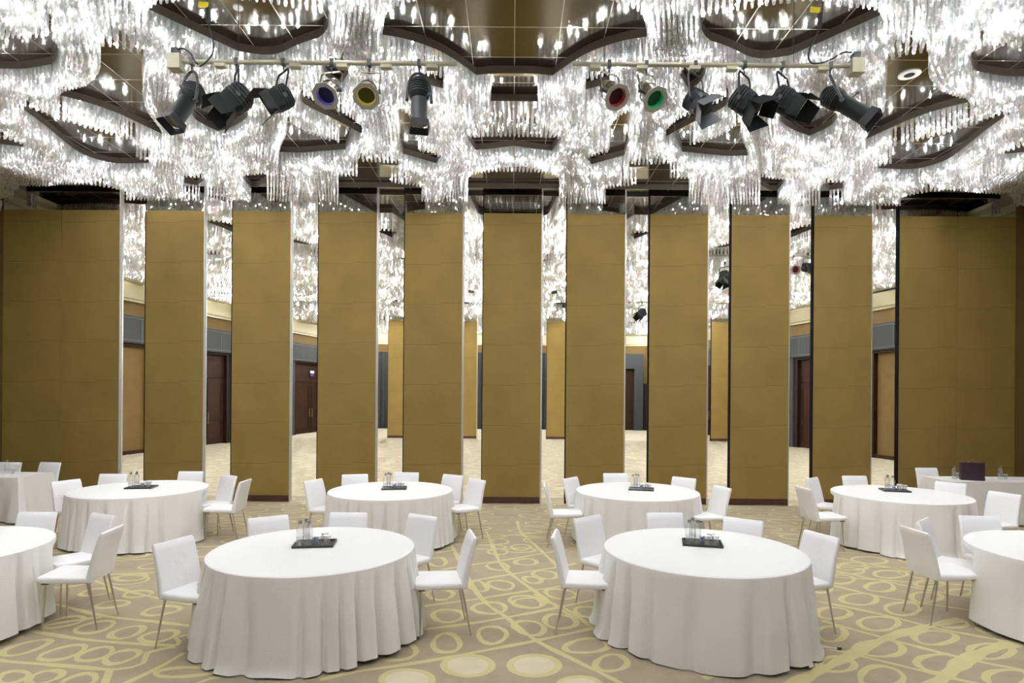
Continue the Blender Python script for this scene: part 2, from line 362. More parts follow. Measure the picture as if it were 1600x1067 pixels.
# side wall frames: u runs along the wall from D=a to D=b
def side(sgn, D, z, out=0.0):
    w = wallx(D); nrm = Vector((-sgn, -.18 * 1.0, 0)).normalized()   # into the hall
    return Vector((sgn * w, D, z)) + nrm * out
def sbox(mb, sgn, a, b, z0, z1, o0, o1, mi=0):
    ps = [side(sgn, a, 0, o0), side(sgn, b, 0, o0), side(sgn, b, 0, o1), side(sgn, a, 0, o1)]
    vs = [p + Vector((0, 0, z0)) for p in ps] + [p + Vector((0, 0, z1)) for p in ps]
    mb.add(vs, [(0, 3, 2, 1), (4, 5, 6, 7), (0, 1, 5, 4), (1, 2, 6, 5), (2, 3, 7, 6), (3, 0, 4, 7)], mi)
def portal(n, sgn, a, b, kind, sign=False, fw=.22):
    root = bpy.data.objects.new('door_%d' % n, None); col.objects.link(root); root['kind'] = 'structure'
    j = .62; mb = MB()
    sbox(mb, sgn, a, b, 3.8, 4.72, 0, .34)
    if kind != 'tan':
        sbox(mb, sgn, a, a + j, 0, 3.8, 0, .30); sbox(mb, sgn, b - j, b, 0, 3.8, 0, .30)
    mb.build('portal_surround', M['grey_panel'], root)
    mb = MB()
    for (z0, z1) in ((3.86, 3.90), (4.62, 4.66)): sbox(mb, sgn, a + .06, b - .06, z0, z1, .34, .355)
    k = a
    while k < b - .3:
        sbox(mb, sgn, k + .1, k + .14, 3.9, 4.62, .34, .355); k += 1.25
    mb.build('header_trim', M['grey_edge'], root)
    mb = MB()
    jj = 0 if kind == 'tan' else j
    sbox(mb, sgn, b - jj - fw, b - jj, 0, 3.8, .0, .24); sbox(mb, sgn, a + jj, a + jj + .22, 0, 3.8, .0, .24)
    sbox(mb, sgn, a + jj + .22, b - jj - .22, 3.7, 3.8, .0, .24)
    if kind == 'tan': sbox(mb, sgn, a + .22, b - .22, 0, .12, 0, .2)
    mb.build('door_frame', M['brown_dark'] if kind != 'tan' else M['brown_door'], root)
    a0, b0 = a + jj + .22, b - jj - fw
    if kind == 'tan':
        mb = MB(); nn = 3; w = (b0 - a0) / nn
        for i in range(nn): sbox(mb, sgn, a0 + i * w + .01, a0 + (i + 1) * w - .01, .12, 3.7, 0, .08)
        mb.build('service_panel', M['tan_wall'], root)
    else:
        top = 2.75
        mb = MB(); sbox(mb, sgn, a0, b0, top, 3.7, 0, .10); mb.build('transom_panel', M['brown_door'], root)
        mid = (a0 + b0) / 2
        for (c, d) in ((a0, mid), (mid, b0)):
            mb = MB(); sbox(mb, sgn, c + .015, d - .015, .01, top - .02, 0, .09); leaf = mb.build('door_leaf', M['brown_door'], root)
            mb = MB()
            for (z0, z1) in ((.25, 1.0), (1.15, 2.55)):
                sbox(mb, sgn, c + .14, c + .18, z0, z1, .09, .11); sbox(mb, sgn, d - .18, d - .14, z0, z1, .09, .11)
                sbox(mb, sgn, c + .18, d - .18, z0, z0 + .04, .09, .11); sbox(mb, sgn, c + .18, d - .18, z1 - .04, z1, .09, .11)
            mb.build('panel_moulding', M['brown_dark'], leaf)
        mb = MB()
        for s in (-1, 1):
            p = side(sgn, mid + s * .14, 1.1, .15); mb.tube([p + Vector((0, 0, -.22)), p + Vector((0, 0, .22))], .02)
            for zz in (-.18, .18):
                q = side(sgn, mid + s * .14, 1.1 + zz, .09); mb.tube([q, q + (p - side(sgn, mid + s * .14, 1.1, .09))], .012, 6)
        mb.build('door_handle', M['brass'], root)
    if sign:
        mb = MB(); sbox(mb, sgn, mid - .10, mid + .34, 3.02, 3.38, .10, .14); sg = mb.build('exit_sign', M['brown_dark'], root)
        mb = MB(); sbox(mb, sgn, mid - .08, mid + .32, 3.22, 3.36, .14, .155); mb.build('sign_panel', M['sign_white'], sg)
        mb = MB(); x = mid - .05
        for w in (.05, .03, .06, .04, .05):
            sbox(mb, sgn, x, x + w, 3.06, 3.19, .14, .155); x += w + .02
        mb.build('sign_lettering', M['sign_blue'], sg)
portal(1, -1, 17.2, 21.72, 'tan')
portal(2, -1, 22.6, 26.6, 'brown')
portal(3, -1, 30.4, 35.4, 'brown', sign=True)
portal(4, 1, 18.0, 22.2, 'tan', fw=.6)
portal(5, 1, 22.9, 26.6, 'brown')
portal(6, 1, 31.8, 34.6, 'brown')
# the end wall: grey curtain bays and a doorway
mb = MB()
def curtain(mb, x0, x1, y, z1):
    n = int((x1 - x0) / .05); pts = []
    for i in range(n + 1):
        x = x0 + (x1 - x0) * i / n; pts.append((x, y - .06 * math.sin(i * 1.3) * (1 + .3 * math.sin(i * .37))))
    vs = [(p[0], p[1], 0) for p in pts] + [(p[0], p[1], z1) for p in pts]
    mb.add(vs, [(i, i + 1, n + 2 + i, n + 1 + i) for i in range(n)])
curtain(mb, -8.6, -7.2, 37.75, 4.75); curtain(mb, -2.6, 2.6, 37.75, 4.75)
struct(mb.build('trim_6', M['grey_panel']))
root = bpy.data.objects.new('door_7', None); col.objects.link(root); root['kind'] = 'structure'
MB().box((5.6, 37.5, 0), (6.1, 38, 4.72)).box((7.55, 37.5, 0), (8.1, 38, 4.72)).box((6.1, 37.5, 3.8), (7.55, 38, 4.72)).build('portal_surround', M['grey_panel'], root)
MB().box((6.1, 37.8, 0), (7.55, 38, 3.8)).build('door_leaf', M['brown_door'], root)
MB().box((8.2, 37.7, 0), (8.5, 38, 2.9)).build('door_frame', M['brown_dark'], root)

# ------------------------------------------------------------------ floor with woven figures
def inpoly_np(P, poly):
    x, y = P[:, 0], P[:, 1]; ins = np.zeros(len(P), bool); n = len(poly)
    for i in range(n):
        x0, y0 = poly[i]; x1, y1 = poly[(i + 1) % n]
        if y0 == y1: continue
        c = ((y0 > y) != (y1 > y)) & (x < (x1 - x0) * (y - y0) / (y1 - y0) + x0); ins ^= c
    return ins
fl = MB(); fl.add([(-22, -6, 0), (22, -6, 0), (22, 39, 0), (-22, 39, 0)], [(0, 1, 2, 3)], 0)
layer = [0]
def zlift():
    layer[0] += 1; return .0008 + .000004 * layer[0]
def stroke(pts, w, closed=False, mi=1):
    """a flat woven line of width w following world points, with slightly wavering edges"""
    P = [Vector((p[0], p[1])) for p in pts]
    Q = []                                           # Catmull-Rom
    n = len(P)
    rngi = range(n) if closed else range(n - 1)
    for i in rngi:
        p0 = P[(i - 1) % n] if closed or i > 0 else P[i]; p1 = P[i]; p2 = P[(i + 1) % n]; p3 = P[(i + 2) % n] if closed or i + 2 < n else P[(i + 1) % n]
        k = max(2, min(14, int((p2 - p1).length / .07)))
        for j in range(k):
            t = j / k; Q.append(.5 * ((2 * p1) + (p2 - p0) * t + (2 * p0 - 5 * p1 + 4 * p2 - p3) * t * t + (3 * p1 - p0 - 3 * p2 + p3) * t ** 3))
    if not closed: Q.append(P[-1])
    z = zlift(); m = len(Q); vs = []; ph = random.random() * 6
    for i in range(m):
        a = Q[(i - 1) % m] if closed or i > 0 else Q[0]; b = Q[(i + 1) % m] if closed or i < m - 1 else Q[-1]
        t = (b - a); t = t.normalized() if t.length else Vector((1, 0)); nn = Vector((-t.y, t.x))
        ww = w / 2 * (1 + .22 * math.sin(i * .55 + ph) + .12 * math.sin(i * 1.7 + ph * 2))
        for s in (-1, 1):
            q = Q[i] + nn * ww * s; vs.append((q.x, q.y, z))
    fs = [(2 * i, 2 * i + 1, 2 * ((i + 1) % m) + 1, 2 * ((i + 1) % m)) for i in range(m if closed else m - 1)]
    fl.add(vs, fs, mi)
def pline(pts, w=.045): stroke([at(x, y, z=0) for x, y in pts], w)
ovals_done = []
fl.add([(-15, 12.6, .0004), (15, 12.6, .0004), (15, 38, .0004), (-15, 38, .0004)], [(0, 1, 2, 3)], 3)  # carpet beyond the partition in a lighter tone, standing in for brighter light
def poval(cx, cy, rx, ry, tilt=0, w=.05, fill=False):
    pts = []
    for k in range(12):
        a = 2 * math.pi * k / 12; q = 1 + .05 * math.sin(3 * a + cx)
        x = rx * q * math.cos(a); y = ry * q * math.sin(a); t = math.tan(R(tilt))
        p = at(cx + x, cy + y + x * t * .9, z=0); pts.append(p)
    c = at(cx, cy, z=0); ovals_done.append((c.x, c.y))
    if fill:
        z = zlift(); n = 40; cc = Vector((c.x, c.y))
        ring = []
        for k in range(n):
            a = 2 * math.pi * k / n; p = at(cx + rx * math.cos(a), cy + ry * math.sin(a), z=0); ring.append(p)
        fl.add([(p.x, p.y, z) for p in ring], [tuple(range(n))], 1)
        z = zlift(); fl.add([(c.x + (p.x - c.x) * .74, c.y + (p.y - c.y) * .74, z) for p in ring], [tuple(range(n))], 2)
    else: stroke(pts, w, True)
# traced figures of the near floor (they cover the floor nearer than about 7 m)
for pl in [
 [(500, 1062), (560, 1049), (660, 1034), (780, 1012), (837, 1001), (930, 981), (1010, 963)], [(560, 1000), (610, 990), (735, 974), (822, 959), (910, 941), (960, 930)],
 [(730, 905), (757, 940), (792, 965), (837, 1000), (895, 1030), (960, 1062), (990, 1080)], [(836, 928), (855, 940), (885, 952), (930, 981), (980, 1000)],
 [(760, 830), (780, 876), (800, 898), (836, 924), (870, 948), (900, 968)], [(702, 845), (710, 860), (734, 908), (758, 940)],
 [(652, 948), (730, 938), (820, 924), (876, 916), (930, 906)], [(690, 914), (734, 908), (806, 896), (872, 886), (900, 880)], [(690, 890), (740, 882), (800, 873), (850, 864), (900, 856)],
 [(680, 848), (752, 840), (820, 834), (870, 829)], [(808, 814), (814, 832), (832, 848), (860, 874), (880, 892), (910, 910)],
 [(40, 935), (96, 946), (160, 962), (230, 970), (300, 978)], [(140, 905), (180, 918), (230, 931), (300, 944)],
 [(40, 984), (140, 1000), (276, 1008), (274, 996), (320, 988)], [(-40, 1022), (0, 1032), (100, 1040), (180, 1046), (224, 1036), (230, 1020), (274, 1010)],
 [(172, 1046), (164, 1067), (160, 1080)], [(288, 1020), (246, 1044), (200, 1066), (180, 1080)], [(40, 984), (100, 972), (160, 964)], [(-20, 1015), (0, 1008), (36, 994)],
 [(1260, 862), (1311, 872), (1434, 895), (1500, 907)], [(1280, 886), (1309, 892), (1366, 905), (1451, 922), (1520, 934)], [(1280, 910), (1307, 916), (1387, 934), (1515, 953)],
 [(1277, 939), (1387, 962), (1462, 981), (1600, 1007), (1640, 1014)], [(1285, 970), (1387, 998), (1504, 1028), (1600, 1047), (1640, 1055)], [(1281, 1009), (1341, 1024), (1462, 1053), (1540, 1072)],
 [(1100, 1060), (1180, 1030), (1281, 1009)], [(240, 1100), (330, 1060), (420, 1050)]]:
    pline(pl, .05)
pline([(1200, 1090), (1260, 1058), (1330, 1024), (1383, 998), (1447, 979), (1504, 968)], .10)
pline([(1440, 1085), (1470, 1062), (1511, 1030), (1557, 1011), (1589, 1004), (1650, 985)], .12)
for ov in [(697.5, 1005, 21, 15), (769, 992, 22, 13.5), (700, 962, 24, 10), (765, 950, 26, 9), (827, 981, 24, 11, 8), (875, 971, 25, 11, 5), (917, 1009, 34, 11, -4), (920, 956, 22, 8, 5), (827, 942, 25, 8),
 (955, 1036, 25, 13, -5), (622, 1018, 28, 14, -5), (688, 929, 20, 8), (748, 916, 13, 8, 12), (783, 914, 20, 7, 6), (822, 940, 25, 9, 8), (822, 878, 17, 5), (778, 885, 17, 6, 6), (814, 855, 15, 4.5), (780, 846, 14, 4.5), (778, 862, 15, 4.5),
 (852, 898, 19, 6, 5), (876, 928, 24, 7.5, 6), (832, 906, 14, 5, 8), (684, 878, 13, 7), (148, 980, 30, 8, -12), (198, 988, 26, 8, -14), (248, 994, 29, 8, -10), (40, 1012, 38, 8, -16), (98, 1020, 36, 9, -14), (149, 1022, 28, 9, -14),
 (190, 1026, 27, 9, -14), (20, 1058, 24, 9, -10), (70, 1058, 27, 9, -14), (124, 1064, 27, 10, -12), (100, 972, 32, 7, -12), (252, 954, 29, 6.5, -8), (206, 902, 24, 5, -6), (176, 944, 26, 5, -8), (290, 1050, 48, 7, -3), (150, 925, 24, 5, -8), (215, 928, 22, 5, -6),
 (1332, 885, 23, 6), (1391, 897, 26, 6), (1315, 905, 19, 7), (1375, 917, 22, 7.5), (1283, 920, 16, 6), (1343, 936, 28, 9), (1447, 933, 24, 8), (1411, 951, 27, 10), (1302, 958, 26, 9), (1373, 974, 31, 11), (1298, 990, 23, 12),
 (1375, 1013, 37, 13), (1460, 996, 33, 11), (1490, 975, 21, 6), (1468, 1036, 35, 14), (1549, 1017, 34, 12), (1307, 1038, 28, 12), (1377, 1058, 34, 17), (1574, 1060, 34, 14), (1549, 983, 20, 6), (1452, 912, 22, 5), (1500, 925, 20, 5)]:
    poval(*ov)
for ov in [(731, 1040, 43.5, 18.5), (835, 1040, 43.5, 18.5), (636, 1062, 45, 18), (905, 1072, 38, 17)]: poval(*ov, fill=True)
# the same pattern carried on over the rest of the hall
def gen(x0, x1, y0, y1, ang, skip, mi=1, w=.042):
    ca, sa = math.cos(ang), math.sin(ang); cx, cy = (x0 + x1) / 2, (y0 + y1) / 2; L = math.hypot(x1 - x0, y1 - y0) / 2
    pitch = .58; v = -L
    def ok(p):
        if not (x0 <= p[0] <= x1 and y0 <= p[1] <= y1): return False
        return not skip(p)
    while v < L:
        run = []; u = -L; wob = random.random() * 6
        while u < L:
            p = (cx + u * ca - (v + .06 * math.sin(u * .9 + wob)) * sa, cy + u * sa + (v + .06 * math.sin(u * .9 + wob)) * ca)
            if ok(p): run.append(p)
            else:
                if len(run) > 2: stroke(run, w, False, mi)
                run = []
            u += .5
        if len(run) > 2: stroke(run, w, False, mi)
        u = -L + random.random() * .5
        while u < L:
            q = (cx + u * ca - (v + pitch / 2) * sa, cy + u * sa + (v + pitch / 2) * ca)
            if ok(q):
                rx = random.uniform(.19, .25); ry = random.uniform(.12, .17); a0 = ang + random.uniform(-.5, .5)
                stroke([(q[0] + rx * math.cos(a) * math.cos(a0) - ry * math.sin(a) * math.sin(a0), q[1] + rx * math.cos(a) * math.sin(a0) + ry * math.sin(a) * math.cos(a0)) for a in [2 * math.pi * k / 8 for k in range(8)]], w, True, mi)
            u += random.uniform(.55, .8)
        v += pitch
def near_traced(p):
    # the traced part of the floor
    x, y = p
    if y > 8.2 or y < 3.9: return False
    s = 800 + 950 * x / y
    if y < 6.1: return -150 < s < 1720
    return 640 < s < 960 or (1250 < s < 1560 and y < 6.9) or (90 < s < 330 and y < 6.6)
gen(-11, 0, 1.0, 12.2, R(14), near_traced)
gen(0, 11, 1.0, 12.2, R(-12), near_traced)
gen(-14.5, 14.5, 12.7, 29, R(9), lambda p: abs(p[0]) > wallx(p[1]), 4, .09)
floor = fl.build('floor', [M['carpet'], M['carpet_line'], M['carpet_pale'], M['carpet_far'], M['carpet_streak']]); struct(floor)

# ------------------------------------------------------------------ the crystal chandeliers
# outlines of the openings between the ribbons: F = far edge on the plate, N = near edge at the rod tips
def P(px, py, k): 
    p = at(px, py, z=ZP if k == 'F' else ZB); return (p.x, p.y)
def hole(far, near): return [P(x, y, 'F') for x, y in far] + [P(x, y, 'N') for x, y in near]
sym = []      # left-hand openings, mirrored to the right
sym.append(hole([(515, 54), (469, 67), (429, 88), (375, 81), (364, 76), (321, 56), (270, 32), (231, 14)][::-1], [(515, 25), (472, 17), (405, 5), (371, 0), (340, -5), (304, 2), (270, 8), (231, 12)]))
sym.append(hole([(91, 148), (138, 160), (186, 177), (202, 185), (253, 209)], [(253, 207), (228, 177), (221, 160), (221, 131), (224, 118), (250, 98), (224, 89), (194, 79), (153, 71), (160, 94), (159, 115), (140, 135), (118, 142), (91, 148)]))
sym.append(hole([(-90, 96), (-60, 104), (0, 107), (34, 108), (67, 103), (90, 98)], [(94, 89), (88, 74), (79, 62), (34, 62), (0, 64), (-60, 67), (-85, 75)]))
sym.append(hole([(299, 182), (317, 194), (341, 205), (364, 198), (385, 185), (388, 178)], [(388, 172), (378, 165), (345, 160), (310, 166), (297, 176)]))
sym.append(hole([(434, 237), (469, 239), (500, 236), (540, 233)], [(552, 231), (540, 226), (506, 219), (472, 205), (451, 190), (450, 211), (439, 232)]))
sym.append(hole([(505, 118), (530, 136)], [(556, 133), (537, 106), (500, 104)]))
sym.append(hole([(468, 155), (480, 166), (525, 187), (565, 209)], [(572, 210), (559, 195), (545, 183), (517, 171), (470, 150)]))
sym.append(hole([(655, 128), (673, 133), (692, 138)], [(697, 133), (675, 121), (655, 119)]))
sym.append(hole([(630, 240), (655, 247), (682, 255)], [(700, 254), (692, 248), (665, 238), (648, 237), (621, 237)]))
sym.append(hole([(626, 212), (651, 213)], [(654, 210), (650, 195), (640, 181), (614, 170), (624, 199)]))
sym.append(hole([(108, 227), (125, 239), (152, 249.5), (182, 256), (233, 254)], [(233, 252.5), (177, 244), (143, 233), (118, 227), (94, 219), (42, 199), (0, 184), (-40, 176), (-40, 179), (0, 187), (42, 203)]))
sym.append(hole([(-60, 217), (0, 225), (36, 229)], [(36, 227), (0, 216), (-60, 207)]))
sym.append(hole([(79, 307), (135, 306), (187, 308)], [(200, 302), (194, 300), (160, 291.6), (118, 287), (84, 291.6), (42, 293), (0, 290), (-70, 287), (-70, 300), (0, 304)]))
sym.append(hole([(39, 171), (118, 200), (211, 225)], [(211, 222), (118, 197), (39, 168)]))
sym.append(hole([(560, 256.5), (622, 258)], [(622, 256), (560, 253)]))
sym.append(hole([(380, 282), (400, 297), (416, 303)], [(416, 290), (415, 273), (378, 276)]))
sym.append(hole([(288, 286), (312, 290), (322, 300)], [(322, 283), (312, 279), (285, 277)]))
sym.append(hole([(530, 296), (560, 300), (590, 302), (655, 303)], [(661, 300), (660, 293), (614, 287), (564, 276), (530, 276)]))
sym.append([(-8.6, 6.2), (-7.9, 6.6), (-7.6, 7.2), (-8.1, 7.6), (-9.0, 7.4), (-9.3, 6.7)])
ctr = []
h = [P(x, y, 'F') for x, y in [(596, 54), (631, 59), (682, 76), (716, 96), (744, 117), (772, 114.5), (798, 114.5)]]
hn = [P(x, y, 'N') for x, y in [(602.5, 30), (614, 15), (655, 2)]]
left = [(-.45, 5.42)] + hn[::-1] + h[:-1]
ctr.append([(0, 5.3)] + left + [(0, h[-1][1])] + [(-x, y) for x, y in left[::-1]])
def csym(far, near):
    l = [P(x, y, 'F') for x, y in far]; n = [P(x, y, 'N') for x, y in near]
    half = n[::-1] + l
    half = [(min(x, 0), y) for x, y in half]
    return half + [(-x, y) for x, y in half[::-1]]
ctr.append(csym([(767, 158), (801, 158)], [(767, 154), (801, 154)]))
ctr.append(csym([(743, 234), (766, 232.6), (801, 228)], [(716, 222), (741, 214), (801, 215)]))
ctr.append(csym([(733, 304), (756, 303), (800, 303)], [(731, 280), (737, 275), (756, 270), (800, 269)]))
def smooth(hh):
    for _ in range(2):
        out = []; n = len(hh)
        for i in range(n):
            p0, p1, p2 = (np.array(hh[(i + d) % n]) for d in (-1, 0, 1)); a, b = p1 - p0, p2 - p1; la, lb = np.linalg.norm(a), np.linalg.norm(b)
            if la < 1e-6 or lb < 1e-6: continue
            if a @ b / (la * lb) > .62 and min(la, lb) > .03: out += [tuple(p1 - a * .25), tuple(p1 + b * .25)]
            else: out.append(tuple(p1))
        hh = out
    return hh
sym = [smooth(q) for q in sym]; ctr = [smooth(q) for q in ctr]
near_holes = ctr + sym + [[(-x, y) for x, y in hh[::-1]] for hh in sym]
far_holes = [[(x, 2 * 11.85 - y) for x, y in hh[::-1]] for hh in near_holes]
side_holes = [[(s * 19.6 - x, y) for x, y in hh[::-1]] for hh in far_holes for s in (-1, 1)]
side_holes = [hh for hh in side_holes if min(abs(p[0]) for p in hh) > 9.75]
far1 = far_holes + side_holes
far2 = [[(x, y + 6.75) for x, y in hh] for hh in near_holes + [[(s * 19.6 - x, y) for x, y in q[::-1]] for q in near_holes for s in (-1, 1) if min(abs(s * 19.6 - p[0]) for p in q) > 9.75]]
far2 = [[(x, y + 6.8) for x, y in hh] for hh in far2]                     # 18.6 .. 25.3
far3 = [[(x, 2 * 25.4 - y) for x, y in hh] for hh in far2]                # 25.5 .. 32
mid_holes = far1 + [q for q in far2 if min(p[1] for p in q) > 18.4] + [q for q in far3 if max(p[1] for p in q) < 29.2]
end_holes = [[(x, y + 17.6) for x, y in q] for q in far1 if max(p[1] for p in q) < 20]
back_holes = [[(x, 10.1 - y) for x, y in q[::-1]] for q in near_holes if min(p[1] for p in q) > 5.2 and max(p[1] for p in q) < 13.5]

def sdf(holes, x0, x1, y0, y1, g):
    xs = np.arange(x0, x1 + g, g); ys = np.arange(y0, y1 + g, g)
    X, Y = np.meshgrid(xs, ys); Q = np.stack([X.ravel(), Y.ravel()], 1)
    D2 = np.full(len(Q), 1e9); ins = np.zeros(len(Q), bool)
    for hh in holes:
        pp = np.array(hh); lo = pp.min(0) - 1.6; hi = pp.max(0) + 1.6
        idx = np.nonzero((Q[:, 0] > lo[0]) & (Q[:, 0] < hi[0]) & (Q[:, 1] > lo[1]) & (Q[:, 1] < hi[1]))[0]
        if len(idx) == 0: continue
        q = Q[idx]; d = np.full(len(q), 1e9)
        for i in range(len(pp)):
            a = pp[i]; b = pp[(i + 1) % len(pp)]; ab = b - a; l2 = ab @ ab
            if l2 < 1e-12: continue
            t = np.clip(((q - a) @ ab) / l2, 0, 1); e = q - a - t[:, None] * ab; d = np.minimum(d, (e * e).sum(1))
        D2[idx] = np.minimum(D2[idx], d); ins[idx] |= inpoly_np(q, hh)
    S = np.sqrt(np.minimum(D2, 9.0)); S[ins] *= -1
    return xs, ys, S.reshape(X.shape)

def contour(xs, ys, S, lev):
    """polylines of the level lev"""
    G = S - lev; G[G == 0] = 1e-9; s = G > 0; ny, nx = G.shape; g = xs[1] - xs[0]
    hc = s[:, :-1] != s[:, 1:]; vc = s[:-1, :] != s[1:, :]
    c = hc[:-1, :].astype(int) + hc[1:, :] + vc[:, :-1] + vc[:, 1:]
    adj = {}
    for j, i in zip(*np.nonzero(c)):
        e = []
        if hc[j, i]: e.append((0, j, i))
        if vc[j, i + 1]: e.append((1, j, i + 1))
        if hc[j + 1, i]: e.append((0, j + 1, i))
        if vc[j, i]: e.append((1, j, i))
        for k in range(0, len(e) - 1, 2):
            adj.setdefault(e[k], []).append(e[k + 1]); adj.setdefault(e[k + 1], []).append(e[k])
    def pt(e):
        t, j, i = e
        if t == 0:
            f = G[j, i] / (G[j, i] - G[j, i + 1]); return (xs[i] + f * g, ys[j])
        f = G[j, i] / (G[j, i] - G[j + 1, i]); return (xs[i], ys[j] + f * g)
    out = []; seen = set()
    starts = [e for e in adj if len(adj[e]) == 1] + list(adj)
    for st in starts:
        if st in seen: continue
        line = [pt(st)]; seen.add(st); cur = st
        while True:
            nx_ = [e for e in adj[cur] if e not in seen]
            if not nx_:
                if len(line) > 3 and st in adj[cur] and cur != st: line.append(line[0])
                break
            cur = nx_[0]; seen.add(cur); line.append(pt(cur))
        if len(line) > 2: out.append(np.array(line))
    return out

def resample(line, step, off=0.0):
    d = np.hypot(*(np.diff(line, axis=0).T)); s = np.concatenate([[0], np.cumsum(d)]); L = s[-1]
    if L < step: return np.zeros((0, 2))
    n = max(1, round(L / step)); t = (np.arange(n) + off) * L / n
    return np.stack([np.interp(t, s, line[:, 0]), np.interp(t, s, line[:, 1])], 1)

def rods_and_bulbs(holes, box, g, pitch, step, bstep, levmax=20, first=.03, align=False):
    xs, ys, S = sdf(holes, *box, g)
    rods = []; bulbs = []
    gy, gx = np.gradient(S, g)
    def samp(A, p):
        fx = (p[:, 0] - xs[0]) / g; fy = (p[:, 1] - ys[0]) / g
        i = np.clip(fx.astype(int), 0, A.shape[1] - 2); j = np.clip(fy.astype(int), 0, A.shape[0] - 2); u = fx - i; v = fy - j
        return (A[j, i] * (1 - u) + A[j, i + 1] * u) * (1 - v) + (A[j + 1, i] * (1 - u) + A[j + 1, i + 1] * u) * v
    prev = None
    for k in range(levmax):
        lev = first + k * pitch
        lines = contour(xs, ys, S.copy(), lev)
        for line in lines:
            if k % (4 if align else 3) == 1 or (k == 0 and align):
                bulbs.append(resample(line, bstep * (2.2 if k == 0 else 1), .37))
        if not align:
            rods += [resample(line, step) for line in lines]; continue
        cell = {}; cur = []
        def near(p, r):
            ci, cj = int(p[0] // step), int(p[1] // step)
            for a_ in (-1, 0, 1):
                for b_ in (-1, 0, 1):
                    for q in cell.get((ci + a_, cj + b_), ()):
                        if (q[0] - p[0]) ** 2 + (q[1] - p[1]) ** 2 < r * r: return True
            return False
        def put_(p): cell.setdefault((int(p[0] // step), int(p[1] // step)), []).append(p); cur.append(p)
        if prev is not None and len(prev):
            q = prev.copy()
            for _ in range(2):
                gv = np.stack([samp(gx, q), samp(gy, q)], 1); gl = np.linalg.norm(gv, axis=1, keepdims=True); q = q + gv / np.maximum(gl, .3) * pitch / 2
            ok = np.abs(samp(S, q) - lev) < pitch * .3
            ok &= (q[:, 0] > box[0]) & (q[:, 0] < box[1]) & (q[:, 1] > box[2]) & (q[:, 1] < box[3])
            for p in q[ok]:
                if not near(p, step * .62): put_((p[0], p[1]))
        for line in lines:
            for p in resample(line, step * (.5 if k else 1)):
                if not near(p, step * .92): put_((p[0], p[1]))
        prev = np.array(cur) if cur else None
        if cur: rods.append(prev)
    # straight filler rows wherever no opening is near
    dmax = first + levmax * pitch - (pitch if align else 0)
    fx = np.arange(box[0] + step / 2, box[1], step); fy = np.arange(box[2] + pitch / 2, box[3], pitch)
    X, Y = np.meshgrid(fx, fy); ii = np.clip(((X - box[0]) / g).astype(int), 0, S.shape[1] - 1); jj = np.clip(((Y - box[2]) / g).astype(int), 0, S.shape[0] - 1)
    k = S[jj, ii] > dmax
    fillr = np.stack([X[k], Y[k]], 1); rods.append(fillr)
    if len(fillr): bulbs.append(fillr[rng.random(len(fillr)) < (step * pitch) / (bstep * pitch * 3)] + [step * .4, 0])
    return np.concatenate(rods), (np.concatenate(bulbs) if bulbs else np.zeros((0, 2))), (xs, ys, S)

def rod_mesh(name, pts, w, segs, m, parent, z0=ZB, z1=ZP):
    """hanging strings of cut prisms: segs beads, each a faceted four-sided bar"""
    n = len(pts) * segs; nr = 3 if segs > 1 else 2
    base = np.repeat(pts, segs, axis=0); bi = np.tile(np.arange(segs), len(pts))
    jit = np.repeat(rng.normal(0, .004, len(pts)), segs); L = (z1 - z0) / segs
    zlo = z0 + jit + bi * L; zhi = zlo + L * (.96 if segs > 1 else 1)
    ang = np.repeat(rng.random(len(pts)) * math.pi, segs) + (rng.random(n) - .5) * 1.6; ww = w * (.85 + .3 * rng.random(n))
    V = np.zeros((n, nr * 4, 3))
    for r_ in range(nr):
        t = r_ / (nr - 1); fac = 1.0 if segs == 1 or r_ == 1 else .72
        for k in range(4):
            a = ang + k * math.pi / 2
            V[:, r_ * 4 + k, 0] = base[:, 0] + np.cos(a) * ww * .6 * fac
            V[:, r_ * 4 + k, 1] = base[:, 1] + np.sin(a) * ww * .6 * fac
            V[:, r_ * 4 + k, 2] = zlo + (zhi - zlo) * t
    q = [(3, 2, 1, 0)]
    for r_ in range(nr - 1):
        for k in range(4): q.append((r_ * 4 + k, r_ * 4 + (k + 1) % 4, (r_ + 1) * 4 + (k + 1) % 4, (r_ + 1) * 4 + k))
    q = np.array(q)
    Fc = (q[None] + (np.arange(n) * nr * 4)[:, None, None]).reshape(-1, 4)
    me = bpy.data.meshes.new(name); me.vertices.add(n * nr * 4); me.vertices.foreach_set('co', V.reshape(-1))
    me.loops.add(Fc.size); me.loops.foreach_set('vertex_index', Fc.reshape(-1).astype(np.int32))
    me.polygons.add(len(Fc)); me.polygons.foreach_set('loop_start', (np.arange(len(Fc)) * 4).astype(np.int32))
    me.update(calc_edges=True); me.materials.append(m)
    o = bpy.data.objects.new(name, me); col.objects.link(o); o.parent = parent
    return o

